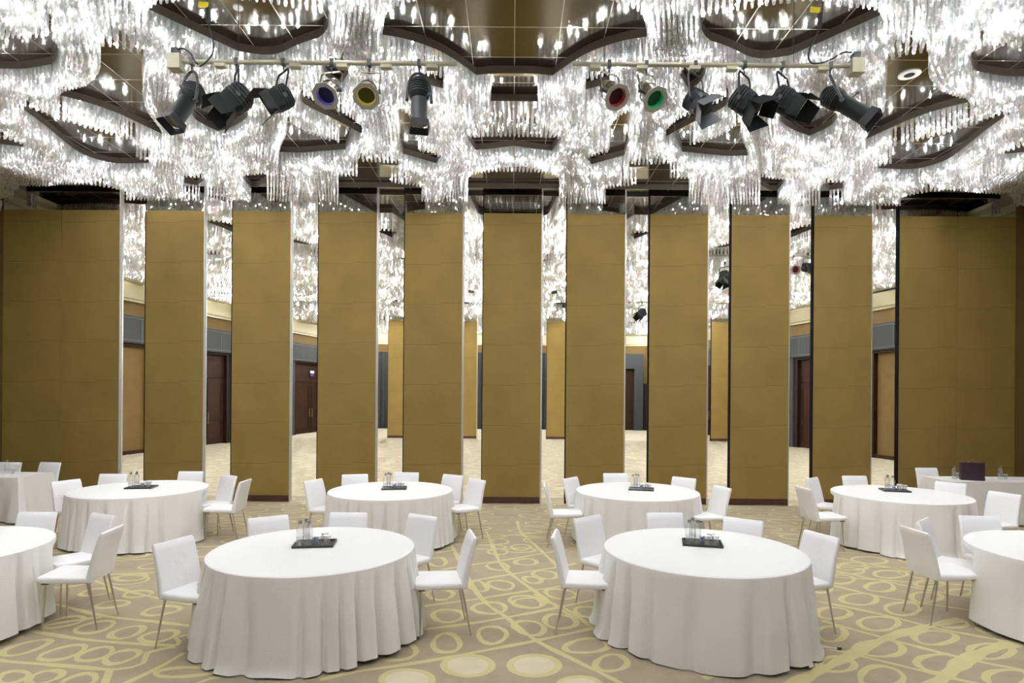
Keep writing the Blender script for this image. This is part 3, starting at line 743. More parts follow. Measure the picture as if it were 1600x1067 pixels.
ICO_V = []; _p = (1 + 5 ** .5) / 2
for a in (-1, 1):
    for b in (-_p, _p): ICO_V += [(0, a, b), (a, b, 0), (b, 0, a)]
ICO_V = np.array(ICO_V) / math.hypot(1, _p)
ICO_F = []
for i in range(12):
    for j in range(i + 1, 12):
        for k in range(j + 1, 12):
            A, B_, C = ICO_V[i], ICO_V[j], ICO_V[k]
            if abs(np.linalg.norm(A - B_) - 1.0515) < .01 and abs(np.linalg.norm(B_ - C) - 1.0515) < .01 and abs(np.linalg.norm(A - C) - 1.0515) < .01:
                nrm = np.cross(B_ - A, C - A); ICO_F.append((i, j, k) if nrm @ A > 0 else (i, k, j))
def bulb_mesh(name, pts, r, z, m, parent):
    n = len(pts)
    zz = z + .17 * rng.random(n) ** 1.3 if n > 1 else np.array([z])
    V = (ICO_V[None] * r + np.concatenate([pts, zz[:, None]], 1)[:, None]).reshape(-1, 3)
    Fc = (np.array(ICO_F)[None] + (np.arange(n) * 12)[:, None, None]).reshape(-1, 3)
    me = bpy.data.meshes.new(name); me.from_pydata(V.tolist(), [], Fc.tolist()); me.materials.append(m)
    o = bpy.data.objects.new(name, me); col.objects.link(o); o.parent = parent; return o

def plate(holes, box, parent):
    """mounting plate with the openings cut out and a fascia round each"""
    x0, x1, y0, y1 = box; verts = [Vector((x0, y0)), Vector((x1, y0)), Vector((x1, y1)), Vector((x0, y1))]; edges = [(0, 1), (1, 2), (2, 3), (3, 0)]
    hs = []
    for hh in holes:
        c = [(min(max(x, x0 + .02), x1 - .02), min(max(y, y0 + .02), y1 - .02)) for x, y in hh]
        if max(p[0] for p in c) - min(p[0] for p in c) < .03 or max(p[1] for p in c) - min(p[1] for p in c) < .03: continue
        hs.append(c); o_ = len(verts); verts += [Vector(p) for p in c]; edges += [(o_ + i, o_ + (i + 1) % len(c)) for i in range(len(c))]
    vo, eo, fo, *_ = geometry.delaunay_2d_cdt(verts, edges, [], 0, 1e-5)
    cen = np.array([((vo[f[0]] + vo[f[1]] + vo[f[2]]) / 3)[:] for f in fo]); bad = np.zeros(len(fo), bool)
    for c in hs: bad |= inpoly_np(cen, c)
    bad |= (cen[:, 0] < x0) | (cen[:, 0] > x1) | (cen[:, 1] < y0) | (cen[:, 1] > y1)
    keep = [f for f, b in zip(fo, bad) if not b]
    cnt = {}
    for f in keep:
        for i in range(3):
            e = tuple(sorted((f[i], f[(i + 1) % 3]))); cnt[e] = cnt.get(e, 0) + 1
    mb = MB(); n = len(vo); mb.v = [(v.x, v.y, ZP) for v in vo] + [(v.x, v.y, ZC - .002) for v in vo]
    for f in keep: mb.f.append(tuple(f)); mb.mi.append(0)
    for e, c in cnt.items():
        if c == 1: mb.f.append((e[0], e[1], e[1] + n, e[0] + n)); mb.mi.append(1)
    me = bpy.data.meshes.new('mounting_plate'); me.from_pydata(mb.v, [], mb.f); me.materials.append(M['plate']); me.materials.append(M['fascia'])
    me.polygons.foreach_set('material_index', mb.mi)
    o = bpy.data.objects.new('mounting_plate', me); col.objects.link(o); o.parent = parent; return o

def split_near(pts, n, zz):
    vis = (np.abs(pts[:, 0]) / pts[:, 1] < .84) & (pts[:, 1] > zz)
    order = np.argsort(np.where(vis, pts[:, 1], 1e6))[:n]
    mask = np.zeros(len(pts), bool); mask[order] = True
    return pts[mask], pts[~mask]

def chandelier(label, holes, box, g, pitch, step, w, segs, bstep, bm, indiv, lim=8.4, zb=5.85, bulb_r=.018, inside=None):
    t = thing('crystal_chandelier', label, 'chandelier', (0, (box[2] + box[3]) / 2, 0), 0, 'crystal rod chandeliers, one to each room of the hall')
    off = Vector((0, -(box[2] + box[3]) / 2, 0))
    r, b, _ = rods_and_bulbs(holes, box, g, pitch, step, bstep, align=indiv)
    if inside is not None: r = r[inside(r)]; b = b[inside(b)]
    else: b = b[np.abs(b[:, 0]) < lim]
    parts = [plate(holes, box, t)]
    if indiv:
        rn, r = split_near(r, 100, 5.75); bn, b = split_near(b, 100, 5.75)
        pm = rod_mesh('crystal_rod', np.zeros((1, 2)), w, segs, M['crystal'], t)
        for i, p in enumerate(rn):
            o_ = pm if i == 0 else pm.copy()
            if i: col.objects.link(o_)
            o_.location = (p[0], p[1] + off.y, 0); o_.rotation_euler = (0, 0, random.random() * 3)
        bp_ = bulb_mesh('halogen_lamp', np.zeros((1, 2)), bulb_r, zb, bm, t)
        for i, p in enumerate(bn):
            o_ = bp_ if i == 0 else bp_.copy()
            if i: col.objects.link(o_)
            o_.location = (p[0], p[1] + off.y, 0)
    o = rod_mesh('crystal_rods', r, w, segs, M['crystal'], t); o['kind'] = 'stuff'; parts.append(o)
    o = bulb_mesh('halogen_lamps', b, bulb_r, zb, bm, t); o['kind'] = 'stuff'; parts.append(o)
    for o in parts: o.location = off
    print('chandelier', len(r), len(b))
    return t
chandelier('crystal rod chandelier of looping ribbons over the set tables in the front room', near_holes, (-9.7, 9.7, 4.7, 11.72), .035, .054, .064, .031, 4, .12, M['bulb_near'], True, bulb_r=.0068)
inw = lambda p: np.abs(p[:, 0]) < wallx(p[:, 1]) - .7
chandelier('crystal rod chandelier glimpsed between the brown panels over the empty middle room', mid_holes, (-14.0, 14.0, 12.15, 29.1), .07, .13, .095, .056, 2, .30, M['bulb_far'], False, bulb_r=.0125, inside=inw)
chandelier('far crystal chandelier beyond the second row of golden panels', end_holes, (-11.2, 11.2, 29.7, 37.2), .1, .25, .2, .06, 1, 1.4, M['bulb_far'], False, bulb_r=.03, inside=inw)
chandelier('crystal rod chandelier over the camera end of the front room', back_holes, (-9.7, 9.7, -5.6, 4.65), .09, .22, .2, .05, 1, .9, M['bulb_back'], False, lim=6.0, bulb_r=.021)

# ------------------------------------------------------------------ partition panels
def panel_proto(w, th=.10, h=5.68, top=6.17, name='partition_panel'):
    t = thing(name, '', 'partition panel')
    MB().box((-w / 2 + .008, 0, .13), (w / 2 - .008, th, h)).build('fabric_face', M['fabric'], t)
    MB().box((-w / 2 + .008, .004, h), (w / 2 - .008, th - .004, top)).build('mirror_header', M['mirror'], t)
    MB().box((-w / 2 + .008, -.004, .012), (w / 2 - .008, th + .004, .13)).build('kick_plate', M['skirting'], t)
    mb = MB(); mb.box((w / 2 - .008, -.003, .0), (w / 2 + .010, th + .003, top)); mb.box((w / 2 + .010, th * .35, .02), (w / 2 + .026, th * .65, top - .02)); mb.build('edge_profile', M['alu'], t, label='pale aluminium edge profile')
    mb = MB(); mb.box((-w / 2 - .008, -.001, .0), (-w / 2 + .008, th + .001, top)); mb.build('edge_seal', M['rubber'], t, label='black rubber edge seal')
    return t
edges = [(226, 318, 'first tall brown partition panel from the left standing free, pale right edge'),
         (362, 453, 'second free-standing brown partition panel from the left'),
         (497, 587, 'third free-standing brown partition panel from the left'),
         (631, 722, 'fourth free-standing brown partition panel, left of the central one'),
         (755, 844, 'central brown partition panel under a dark mirror header'),
         (885, 975, 'brown partition panel just right of the central one, thin black left edge'),
         (1014, 1105, 'third free-standing brown partition panel from the right'),
         (1142, 1232, 'second free-standing brown partition panel from the right'),
         (1271, 1361, 'rightmost free-standing brown partition panel, beside the dark wide wall panels')]
PG = 'brown fabric partition panels of the front row'
proto = None
for a, b, lab in edges:
    pa = at(a, 560, D=DP); pb = at(b, 560, D=DP); x = (pa.x + pb.x) / 2
    if proto is None: proto = panel_proto(1.15); proto.location = (x, DP, 0); proto['label'] = lab; proto['group'] = PG
    else: dup(proto, (x, DP, 0), 0, lab, PG)
xl = at(187, 560, D=DP).x; xr = at(1403, 560, D=DP).x
def closed(x, lab, keep):
    r = dup(proto, (x, DP, 0), 0, lab, PG)
    for ch in list(r.children):
        if ch.name.split('.')[0] in ('edge_profile', 'edge_seal') and ch.name.split('.')[0] != keep: bpy.data.objects.remove(ch)
    return r
closed(xl - .585, 'closed brown panel at the left side, its pale edge facing the gap', 'edge_profile')
closed(xl - .585 - 1.14, 'closed brown panel in the shade, leftmost in view', '')
closed(xr + .585, 'closed brown panel at the right side, black edge facing the gap', 'edge_seal')
closed(xr + .585 + 1.14, 'closed brown panel in the shade behind the table with a dark bag', '')
# second row
PG2 = 'golden partition panels of the far row'
for a, y, lab in [(606, DP2, 'golden far partition panel seen through the gap right of the third front panel'), (657, DP2, None), (708, DP2, 'golden far partition panel seen through the gap left of the central panel'),
               (760, DP2, None), (854, DP2, 'golden far partition panel seen through the gap right of the central panel'), (906, DP2, None), (1111, 28.9, 'shaded far partition panel seen through the gap left of the second panel from the right')]:
    if lab is None: continue
    x = at(a, 600, D=y).x + .575
    dup(proto, (x, y, 0), 0, lab, PG2)
# ceiling tracks
for i, (y, hw) in enumerate(((DP, 11.1), (DP2, 11.3))):
    mb = MB(); mb.box((-hw, y - .02, 6.172), (hw, y + .03, 6.199)); mb.box((-hw, y + .07, 6.172), (hw, y + .12, 6.199))
    struct(mb.build('trim_%d' % (7 + i), mat('bronze track %d' % i, s2l(120, 112, 92), .4, .5)))

# ------------------------------------------------------------------ round tables and cloths
TB = {'T1': (-1.77, 5.48), 'T2': (1.75, 5.55), 'T3': (-1.75, 8.85), 'T4': (1.85, 8.95), 'T5': (-5.37, 8.8), 'T6': (5.65, 8.85), 'T7': (-5.15, 5.40), 'T8': (5.25, 5.57)}
TN = {'T1': 'front left round table', 'T2': 'front right round table', 'T3': 'back round table left of centre', 'T4': 'back round table right of centre',
      'T5': 'back round table at the left', 'T6': 'back round table at the right', 'T7': 'round table cut by the left frame edge', 'T8': 'round table cut by the right frame edge'}
ZT = .73
S = {  # table: [(left px, py, right px, py of the top of the backrest, facing angle, label)]
 'T1': [(240, 851, 299, 836, -20, 'white chair pulled out at the left of the front left round table'),
        (387, 810, 450, 804, -55, 'white chair behind the front left round table, left of the bottles'),
        (516, 801, 573, 801, -90, 'white chair straight behind the front left round table, right of its bottles'),
        (642, 802, 681, 808, -124, 'white chair at the right of the front left round table, behind the side-on one'),
        (729, 829, 746, 838, -168, 'white chair seen side-on, facing the front left round table from its right')],
 'T2': [(861, 835, 873, 831, -10, 'white chair seen side-on at the left of the front right round table'),
        (896, 810, 938, 804, -50, 'white angled chair behind the left rim of the front right round table'),
        (1010, 801, 1066, 801, -88, 'white chair back showing just behind the bottles of the front right round table'),
        (1131, 807, 1193, 814, -127, 'white chair back behind the right half of the front right round table'),
        (1257, 827, 1312, 841, -160, 'white chair at the right of the front right round table, fold in its backrest')],
 'T3': [(475, 751.5, 503, 748, -22, 'white chair at the left of the back round table left of centre'),
        (536, 741.5, 573, 740.5, -74, 'white chair behind the back round table left of centre, left of its bottles'),
        (617, 738.5, 652, 738.5, -90, 'white chair top right behind the bottles on the back round table left of centre'),
        (693, 740.5, 724, 743, -122, 'white chair behind the right rim of the back round table left of centre'),
        (730, 747, 762, 750, -140, 'white chair right of the back round table left of centre')],
 'T4': [(847, 757, 856, 756, -2, 'white chair seen side-on at the left of the back round table right of centre'),
        (877, 748, 904.5, 744.5, -38, 'white chair second on the left of the back round table right of centre'),
        (953, 742, 983, 742, -87, 'white chair top behind the bottles on the back round table right of centre'),
        (1049, 744.5, 1085, 748, -133, 'white chair top behind the right rim of the back round table right of centre'),
        (1115, 757, 1143, 763, -165, 'white chair at the right of the back round table right of centre')],
 'T5': [(82.5, 753, 128, 748, -22, 'white chair at the left of the back left round table, nearest the covered side table'),
        (174, 743, 206, 743, -85, 'white chair top behind the back left round table, just left of its bottles'),
        (269, 738, 309.5, 738, -90, 'white chair top behind the right half of the back left round table'),
        (347, 741, 370, 743.5, -125, 'white chair at the right of the back left round table, farther of two'),
        (378, 753, 389, 748, -178, 'white chair seen side-on at the right of the back left round table')],
 'T7': [(27.5, 800, 91, 800, -90, 'white chair top behind the round table cut by the left frame edge'),
        (144, 801, 179, 806, -118, 'white chair beside the left edge table, farther of its two on the right'),
        (165, 832, 184, 821, -172, 'white chair seen from its side and back, facing the left edge table')],
 'T6': [(1248, 760, 1264, 764, 5, 'white chair nearer on the left of the back right round table'),
        (1255, 747, 1281, 746, -50, 'white chair behind the one at the left of the back right round table'),
        (1324, 745, 1362, 745, -88, 'white chair top behind the left half of the back right round table'),
        (1448, 752, 1496, 757, -140, 'white chair top behind the right rim of the back right round table'),
        (1556, 767, 1585, 773, -158, 'white chair at the right of the back right round table')],
 'T8': [(1420, 824, 1437, 830, 2, 'white chair seen from behind and side, left of the right edge table'),
        (1429, 815, 1456, 809, -48, 'white chair just behind the one left of the right edge table'),
        (1499, 805, 1560, 807.5, -98, 'white chair top behind the round table cut by the right frame edge')],
 'R1': [(0, 725, 33, 725, -90, 'white chair top behind the covered side table at the left frame edge'), (61, 725, 97, 725, -96, 'white chair at the right end of the covered side table at far left')],
 'R2': [(1429, 733, 1465, 734, -88, 'white chair at the left end of the side table with the dark bag')]}
def chair_loc(k, a, b, c, d, ang):
    p = (at(a, b, z=.858) + at(c, d, z=.858)) / 2; an = R(ang)
    if k[0] == 'R': p.x *= (p.y + .26) / p.y; p.y += .26
    else:                                # the backrest stays clear of the table top
        q = Vector((p.x - TB[k][0], p.y - TB[k][1]))
        if q.length < .99: q = q.normalized() * .99; p.x, p.y = TB[k][0] + q.x, TB[k][1] + q.y
    return (p.x + .275 * math.cos(an), p.y + .275 * math.sin(an), 0), an
def chair_limits(k, NT):
    """how far out the cloth may hang in each direction before it meets a chair"""
    lim = np.full(NT, 9.0)
    for row in S.get(k, []):
        (cx, cy, _), an = chair_loc(k, *row[:5])
        if cy - TB[k][1] < .30: continue
        ca, sa = math.cos(an), math.sin(an)
        for i in range(NT):
            th = 2 * math.pi * i / NT; dx, dy = math.cos(th), math.sin(th)
            for r in np.arange(.30, 1.12, .01):
                X = TB[k][0] + dx * r - cx; Y = TB[k][1] + dy * r - cy
                u = X * ca + Y * sa; v = -X * sa + Y * ca
                if -.30 < u < .262 and abs(v) < .232: lim[i] = min(lim[i], r - .012); break
    out = lim.copy(); slope = 2.6 * .8 * 2 * math.pi / NT
    for _ in range(2):
        for i in range(NT): out[i] = min(out[i], out[i - 1] + slope)
        for i in range(NT - 1, -1, -1): out[i] = min(out[i], out[(i + 1) % NT] + slope)
    return out
def table_proto():
    t = thing('banquet_table', '', 'table')
    MB().lathe([(.86, .69), (.875, .695), (.875, .715), (.86, .72)], 48).build('tabletop', M['skirting'], t)
    for k in range(4):
        a = R(45 + 90 * k); x, y = .30 * math.cos(a), .30 * math.sin(a)
        MB().tube([(x, y, .69), (x, y, .0)], .014, 8).build('leg', M['chrome'], t)
    return t
def cloth(seed, nf, amp, flare, pool, hem, lim):
    rs = random.Random(seed); NT = 576; ph = [rs.random() * 6.28 for _ in range(8)]
    prof = []; r0 = .885
    rad = [0, .3, .6, .8, r0 - .02]
    V = []; n_r = 22
    def fold(th):
        w = th + .12 * math.sin(2 * th + ph[0]) + .07 * math.sin(5 * th + ph[1])
        s = math.sin(nf * w + ph[2]); s2 = math.sin(nf * .5 * w + ph[3]); s3 = math.sin(3 * w + ph[4])
        m = .72 + .28 * math.sin(3 * th + ph[5])
        d = ((nf * w + ph[2] + .8 * math.sin(7 * th + ph[3])) / (2 * math.pi)) % 1.0 - .5
        return (.45 - 1.7 * math.exp(-(d / .13) ** 2)) * m + .28 * s2 + .25 * s3
    rings = []
    for r in rad: rings.append([(r * math.cos(2 * math.pi * k / NT), r * math.sin(2 * math.pi * k / NT), ZT) for k in range(NT)])
    for (dr, dz) in ((-.005, -.001), (.003, -.006), (.006, -.018)):
        rings.append([((r0 + dr) * math.cos(2 * math.pi * k / NT), (r0 + dr) * math.sin(2 * math.pi * k / NT), ZT + dz) for k in range(NT)])
    for i in range(1, n_r + 1):
        t = i / n_r; ring = []
        for k in range(NT):
            th = 2 * math.pi * k / NT; f = fold(th)
            hz = hem + .012 * math.sin(3 * th + ph[6]) + .008 * f
            pl = max(0, math.sin(th * 2 + ph[7])) * pool
            d = r0 + .006 + flare * t ** .9 + amp * f * min(1, t * 1.9) ** .9 * (.75 + .25 * t)
            tt = t
            if pl > 0 and t > .86:                       # the hem spills over the floor
                d += pl * ((t - .86) / .14) ** 1.5 * .5
                hz = max(.006, hz - .02)
            z = ZT - .018 - (ZT - .018 - hz) * tt
            if pl > 0 and t > .86: z = max(.006 + .012 * abs(math.sin(7 * th + i)), z)
            fz = min(1, max(0, (.685 - z) / .17)); d = min(d, d * (1 - fz) + max(.3, lim[k] + .004 * f) * fz)
            cr = .005 * math.exp(-((t - .45 - .12 * math.sin(5 * th + ph[2])) / .012) ** 2) * max(0, math.sin(4 * th + ph[1]))
            ring.append(((d + cr) * math.cos(th), (d + cr) * math.sin(th), z))
        rings.append(ring)
    mb = MB(); mb.loft(rings[::-1], cap=False)
    n = NT; mb.f.append(tuple(range(len(rings) * n - n, len(rings) * n))); mb.mi.append(0)
    # drop the degenerate centre ring: first radius is 0, so use a small disc
    return mb
tp = None
CL = {'T1': (1, 29, .056, .090, .05, .03), 'T2': (2, 19, .060, .068, .07, .02), 'T3': (3, 32, .040, .06, 0, .045), 'T4': (4, 31, .040, .06, 0, .045),
      'T5': (5, 24, .048, .06, .05, .04), 'T6': (6, 18, .055, .065, .14, .02), 'T7': (7, 15, .046, .06, 0, .055), 'T8': (8, 15, .046, .06, 0, .05)}
for k, (x, y) in TB.items():
    lab = 'round table under its cloth, the ' + TN[k]
    if tp is None: tp = table_proto(); tp.location = (x, y, 0); tp['label'] = lab; tp['group'] = 'round banquet tables'
    else: dup(tp, (x, y, 0), 0, lab, 'round banquet tables')
    mb = cloth(*CL[k], chair_limits(k, 576))
    rad0 = [(.02 * math.cos(2 * math.pi * i / 576), .02 * math.sin(2 * math.pi * i / 576), ZT) for i in range(576)]
    nn = len(mb.v) // 576; mb.v[(nn - 1) * 576:] = rad0
    o = mb.build('tablecloth', M['cloth'], smooth=True); o.location = (x, y, 0)
    tag(o, 'white linen cloth draped over the ' + TN[k], 'tablecloth', 'white cloths on the round tables')

# rectangular tables at the sides
def rect_cloth(x0, x1, y0, y1, zt, seed):
    rs = random.Random(seed); mb = MB(); per = []; st = .03
    def run(a, b):
        n = int((Vector(b) - Vector(a)).length / st)
        return [(a[0] + (b[0] - a[0]) * i / n, a[1] + (b[1] - a[1]) * i / n) for i in range(n)]
    per = run((x0, y0), (x1, y0)) + run((x1, y0), (x1, y1)) + run((x1, y1), (x0, y1)) + run((x0, y1), (x0, y0))
    cx, cy = (x0 + x1) / 2, (y0 + y1) / 2; n = len(per); rings = []; ph = rs.random() * 6
    rings.append([(cx + (p[0] - cx) * .1, cy + (p[1] - cy) * .1, zt) for p in per])
    rings.append([(p[0], p[1], zt) for p in per])
    for i in range(1, 15):
        t = i / 14; ring = []
        for j, p in enumerate(per):
            dx = 0; dy = 0
            nx = -1 if abs(p[0] - x0) < 1e-6 else (1 if abs(p[0] - x1) < 1e-6 else 0); ny = -1 if abs(p[1] - y0) < 1e-6 else (1 if abs(p[1] - y1) < 1e-6 else 0)
            f = math.sin(j * .42 + ph + .8 * math.sin(j * .06)) * .022 + math.sin(j * .19 + ph) * .018
            corner = math.exp(-min((p[0] - x0) ** 2 + (p[1] - y0) ** 2, (p[0] - x1) ** 2 + (p[1] - y0) ** 2, (p[0] - x0) ** 2 + (p[1] - y1) ** 2, (p[0] - x1) ** 2 + (p[1] - y1) ** 2) / .02)
            k = t * (.03 + f) + corner * .10 * t
            ring.append((p[0] + nx * k + .0, p[1] + ny * k, zt - .006 - (zt - .03) * t + .01 * corner))
        rings.append(ring)
    mb.loft(rings[::-1], cap=False); mb.f.append(tuple(range((len(rings) - 1) * n, len(rings) * n))); mb.mi.append(0)
    return mb
def rect_table(x0, x1, y0, y1, rz, cx, cy, lab1, lab2, seed):
    t = thing('side_table', lab1, 'table', (cx, cy, 0), rz, 'cloth covered side tables')
    MB().box((x0 + .01, y0 + .01, .69), (x1 - .01, y1 - .01, .722)).build('tabletop', M['skirting'], t)
    for x in (x0 + .12, x1 - .12):
        for y in (y0 + .1, y1 - .1): MB().tube([(x, y, 0), (x, y, .69)], .014, 8).build('leg', M['chrome'], t)
    o = rect_cloth(x0, x1, y0, y1, ZT, seed).build('tablecloth', M['cloth'], smooth=True); o.location = (cx, cy, 0); o.rotation_euler = (0, 0, rz)
    tag(o, lab2, 'tablecloth', 'white cloths on the side tables')
rect_table(-.95, .95, -.36, .36, R(-2), -8.88, 10.18, 'rectangular side table under a white cloth at the left frame edge', 'white cloth hanging in soft folds over the rectangular table at far left', 3)
rect_table(-.95, .95, -.36, .36, R(0), 8.28, 10.5, 'rectangular side table under a white cloth carrying the dark bag', 'white cloth over the rectangular table with the dark bag on it', 9)

# ------------------------------------------------------------------ chairs (local: faces +x)
def chair_proto():
    t = thing('banquet_chair', '', 'chair')
    X, Y, Z = Vector((1, 0, 0)), Vector((0, 1, 0)), Vector((0, 0, 1))
    rings = []
    for x, z, hw, th in [(.245, .462, .17, .012), (.24, .462, .195, .022), (.22, .460, .208, .028), (.1, .452, .212, .030), (-.08, .447, .210, .030), (-.17, .446, .205, .030), (-.2, .446, .20, .026)]:
        rings.append(rrect((x, 0, z), Y * hw, Z * th, 5, .8))
    MB().loft(rings).build('seat', M['chair'], t, smooth=True)
    rings = []
    for x, z, hw, th in [(-.165, .418, .19, .012), (-.172, .425, .205, .024), (-.185, .47, .208, .029), (-.203, .56, .206, .027), (-.228, .68, .204, .024), (-.26, .80, .202, .021), (-.276, .845, .200, .019), (-.281, .858, .192, .011)]:
        d = Vector((1, 0, .25)).normalized()
        bow = .012
        rings.append([p + X * (-bow * (1 - ((p.y) / .2) ** 2)) for p in rrect((x, 0, z), Y * hw, d * th, 5, .8)])
    MB().loft(rings).build('backrest', M['chair'], t, smooth=True)
    for (x, y, bx, by) in ((.185, .165, .20, .185), (.185, -.165, .20, -.185), (-.165, .165, -.245, .19), (-.165, -.165, -.245, -.19)):
        mb = MB(); mb.tube([(x, y, .425), (x + (bx - x) * .5, y + (by - y) * .5, .21), (bx, by, .004)], [.0105, .009, .0065], 8)
        lg = mb.build('leg', M['chrome'], t, smooth=True)
        MB().box((x - .028, y - .018, .414), (x + .028, y + .018, .424)).build('bracket', M['dark_metal'], lg)
    return t
cp = None
for k, lst in S.items():
    for (a, b, c, d, ang, lab) in lst:
        loc, an = chair_loc(k, a, b, c, d, ang)
        if cp is None: cp = chair_proto(); cp.location = loc; cp.rotation_euler = (0, 0, an); cp['label'] = lab; cp['group'] = 'white chairs set around the tables'
        else: dup(cp, loc, an, lab, 'white chairs set around the tables')

# ------------------------------------------------------------------ trays, bottles, glasses
def tray_proto():
    t = thing('serving_tray', '', 'tray')
    MB().box((-.18, -.13, .001), (.18, .13, .008)).build('tray_base', M['tray'], t)
    mb = MB()
    mb.box((-.18, -.13, .008), (.18, -.118, .022)).box((-.18, .118, .008), (.18, .13, .022)).box((-.18, -.118, .008), (-.168, .118, .022)).box((.168, -.118, .008), (.18, .118, .022))
    mb.build('rim', M['tray'], t); return t
def bottle_proto():
    t = thing('water_bottle', '', 'bottle')
    MB().lathe([(.001, .0), (.030, .0), (.033, .006), (.033, .10), (.031, .11), (.033, .12), (.033, .15), (.028, .172), (.015, .192), (.0135, .2)], 24).build('body', M['water'], t, smooth=True)
    MB().lathe([(.0155, .198), (.0165, .2), (.0165, .222), (.0155, .225), (.001, .226)], 20).build('cap', M['cap'], t, smooth=True)
    MB().lathe([(.0334, .045), (.0334, .085)], 24, cap=False).build('label_band', M['glass'], t); return t
def glass_proto():
    t = thing('drinking_glass', '', 'glass')
    MB().lathe([(.024, .0), (.034, .085), (.0325, .085), (.0225, .006), (.001, .006)], 24).build('tumbler', M['glass'], t, smooth=True)
    MB().lathe([(.001, .086), (.036, .086), (.036, .088), (.001, .088)], 24).build('paper_lid', M['paper'], t); return t
trp = tray_proto(); btp = bottle_proto(); gp = glass_proto(); first = [True, True, True]
def put(proto, i, loc, rz, lab, group):
    if first[i]:
        first[i] = False; proto.location = loc; proto.rotation_euler = (0, 0, rz); proto['label'] = lab; proto['group'] = group; return proto
    return dup(proto, loc, rz, lab, group)
ORD = {'T1': (492, 851), 'T2': (1097, 850), 'T3': (616, 763.5), 'T4': (1002, 765), 'T5': (221, 762), 'T6': (1398, 767)}
for k, (px, py) in ORD.items():
    c = at(px, py, z=ZT); rz = R(8 if px < 800 else -14)
    Rm = Matrix.Rotation(rz, 3, 'Z'); nm = TN[k]
    put(trp, 0, (c.x, c.y, ZT), rz, 'black tray holding bottles and glasses on the ' + nm, 'black trays on the round tables')
    spots = [(-.12, -.055, 'nearest'), (-.045, -.045, 'innermost'), (-.085, .05, 'rear')]
    for (dx, dy, w) in spots:
        q = c + Rm @ Vector((dx, dy, 0)); put(btp, 1, (q.x, q.y, ZT + .0085), 0, '%s of three water bottles on the %s' % (w, nm), 'water bottles')
    for (dx, dy, w) in [(.04, -.06, 'front left'), (.115, -.05, 'front right'), (.08, .055, 'rear')]:
        q = c + Rm @ Vector((dx, dy, 0)); put(gp, 2, (q.x, q.y, ZT + .0085), 0, '%s of three tumblers on the %s' % (w, nm), 'drinking glasses')
    q = c + Rm @ Vector((.0, .03, 0))
    dsh = thing('sachet_holder', 'small blue sachets on the ' + nm, 'sachets', (q.x, q.y, ZT + .0085), rz, 'blue sachets on trays')
    MB().lathe([(.001, 0), (.022, 0), (.03, .02), (.028, .02), (.02, .004), (.001, .004)], 16).build('dish', M['glass'], dsh, smooth=True)
    MB().obox((0, 0, .032), (.022, 0, .004), (0, .003, 0), (0, 0, .022)).obox((.002, .012, .03), (.02, .004, 0), (0, .003, 0), (0, 0, .022)).build('sachet', M['blue'], dsh)
for (px, py, lab) in [(11, 739.5, 'water bottle on the covered side table at the left frame edge'), (1491, 748, 'water bottle on the side table, left of the dark bag'), (1563, 748.5, 'water bottle on the side table, right of the dark bag')]:
    q = at(px, py, z=ZT); put(btp, 1, (q.x, q.y, ZT + .001), 0, lab, 'water bottles')
for (px, py, lab) in [(20, 740, 'tumbler beside the bottle on the covered side table at far left'), (1497, 747, 'tumbler just left of the dark bag on the side table'), (1571, 749, 'tumbler right of the right-hand bottle on the side table')]:
    q = at(px, py, z=ZT); put(gp, 2, (q.x, q.y, ZT + .001), 0, lab, 'drinking glasses')
q = at(1518, 750, z=ZT)
bag = thing('leather_bag', 'dark plum box-shaped bag with small top handles on the right side table', 'bag', (q.x, q.y, ZT), R(-24))
MB().box((-.16, -.07, .001), (.16, .07, .30)).build('body', M['purple'], bag)
MB().box((.16, -.072, .001), (.168, .072, .31)).build('end_panel', M['navy'], bag)
MB().tube([(-.02, 0, .30), (-.02, 0, .33), (.02, 0, .345), (.06, 0, .33), (.06, 0, .30)], .006, 8).build('handle', M['brass'], bag)
MB().lathe([(.001, .3), (.012, .3), (.012, .318), (.001, .32)], 12, base=(-.05, 0, 0)).build('clasp', M['chrome'], bag)
q = at(1536, 750, z=ZT)
mb = MB(); mb.obox((q.x, q.y, ZT + .018), (.028, 0, 0), (0, .02, 0), (0, 0, .017)); tag(mb.build('sachet_box', M['blue']), 'small blue box beside the dark bag on the right side table', 'box')
# cable end on the carpet
pts = [at(1262, 1011, z=.006), at(1284, 1012, z=.006), at(1300, 1012.5, z=.008), at(1308, 1013, z=.01)]
t = thing('cable_end', 'pale cable with a black plug poking out from under the front right cloth', 'cable', (pts[0].x, pts[0].y, 0))
off = Vector((pts[0].x, pts[0].y, 0)); pts = [p - off for p in pts]
MB().tube(pts, .005, 8).build('cord', M['white_cable'], t)
e = at(1315, 1013.5, z=.012) - off
MB().tube([pts[-1], e], .011, 8).build('plug', M['plug'], t)
MB().tube([e, at(1321, 1013.5, z=.012) - off], .004, 6).build('pin', M['chrome'], t)

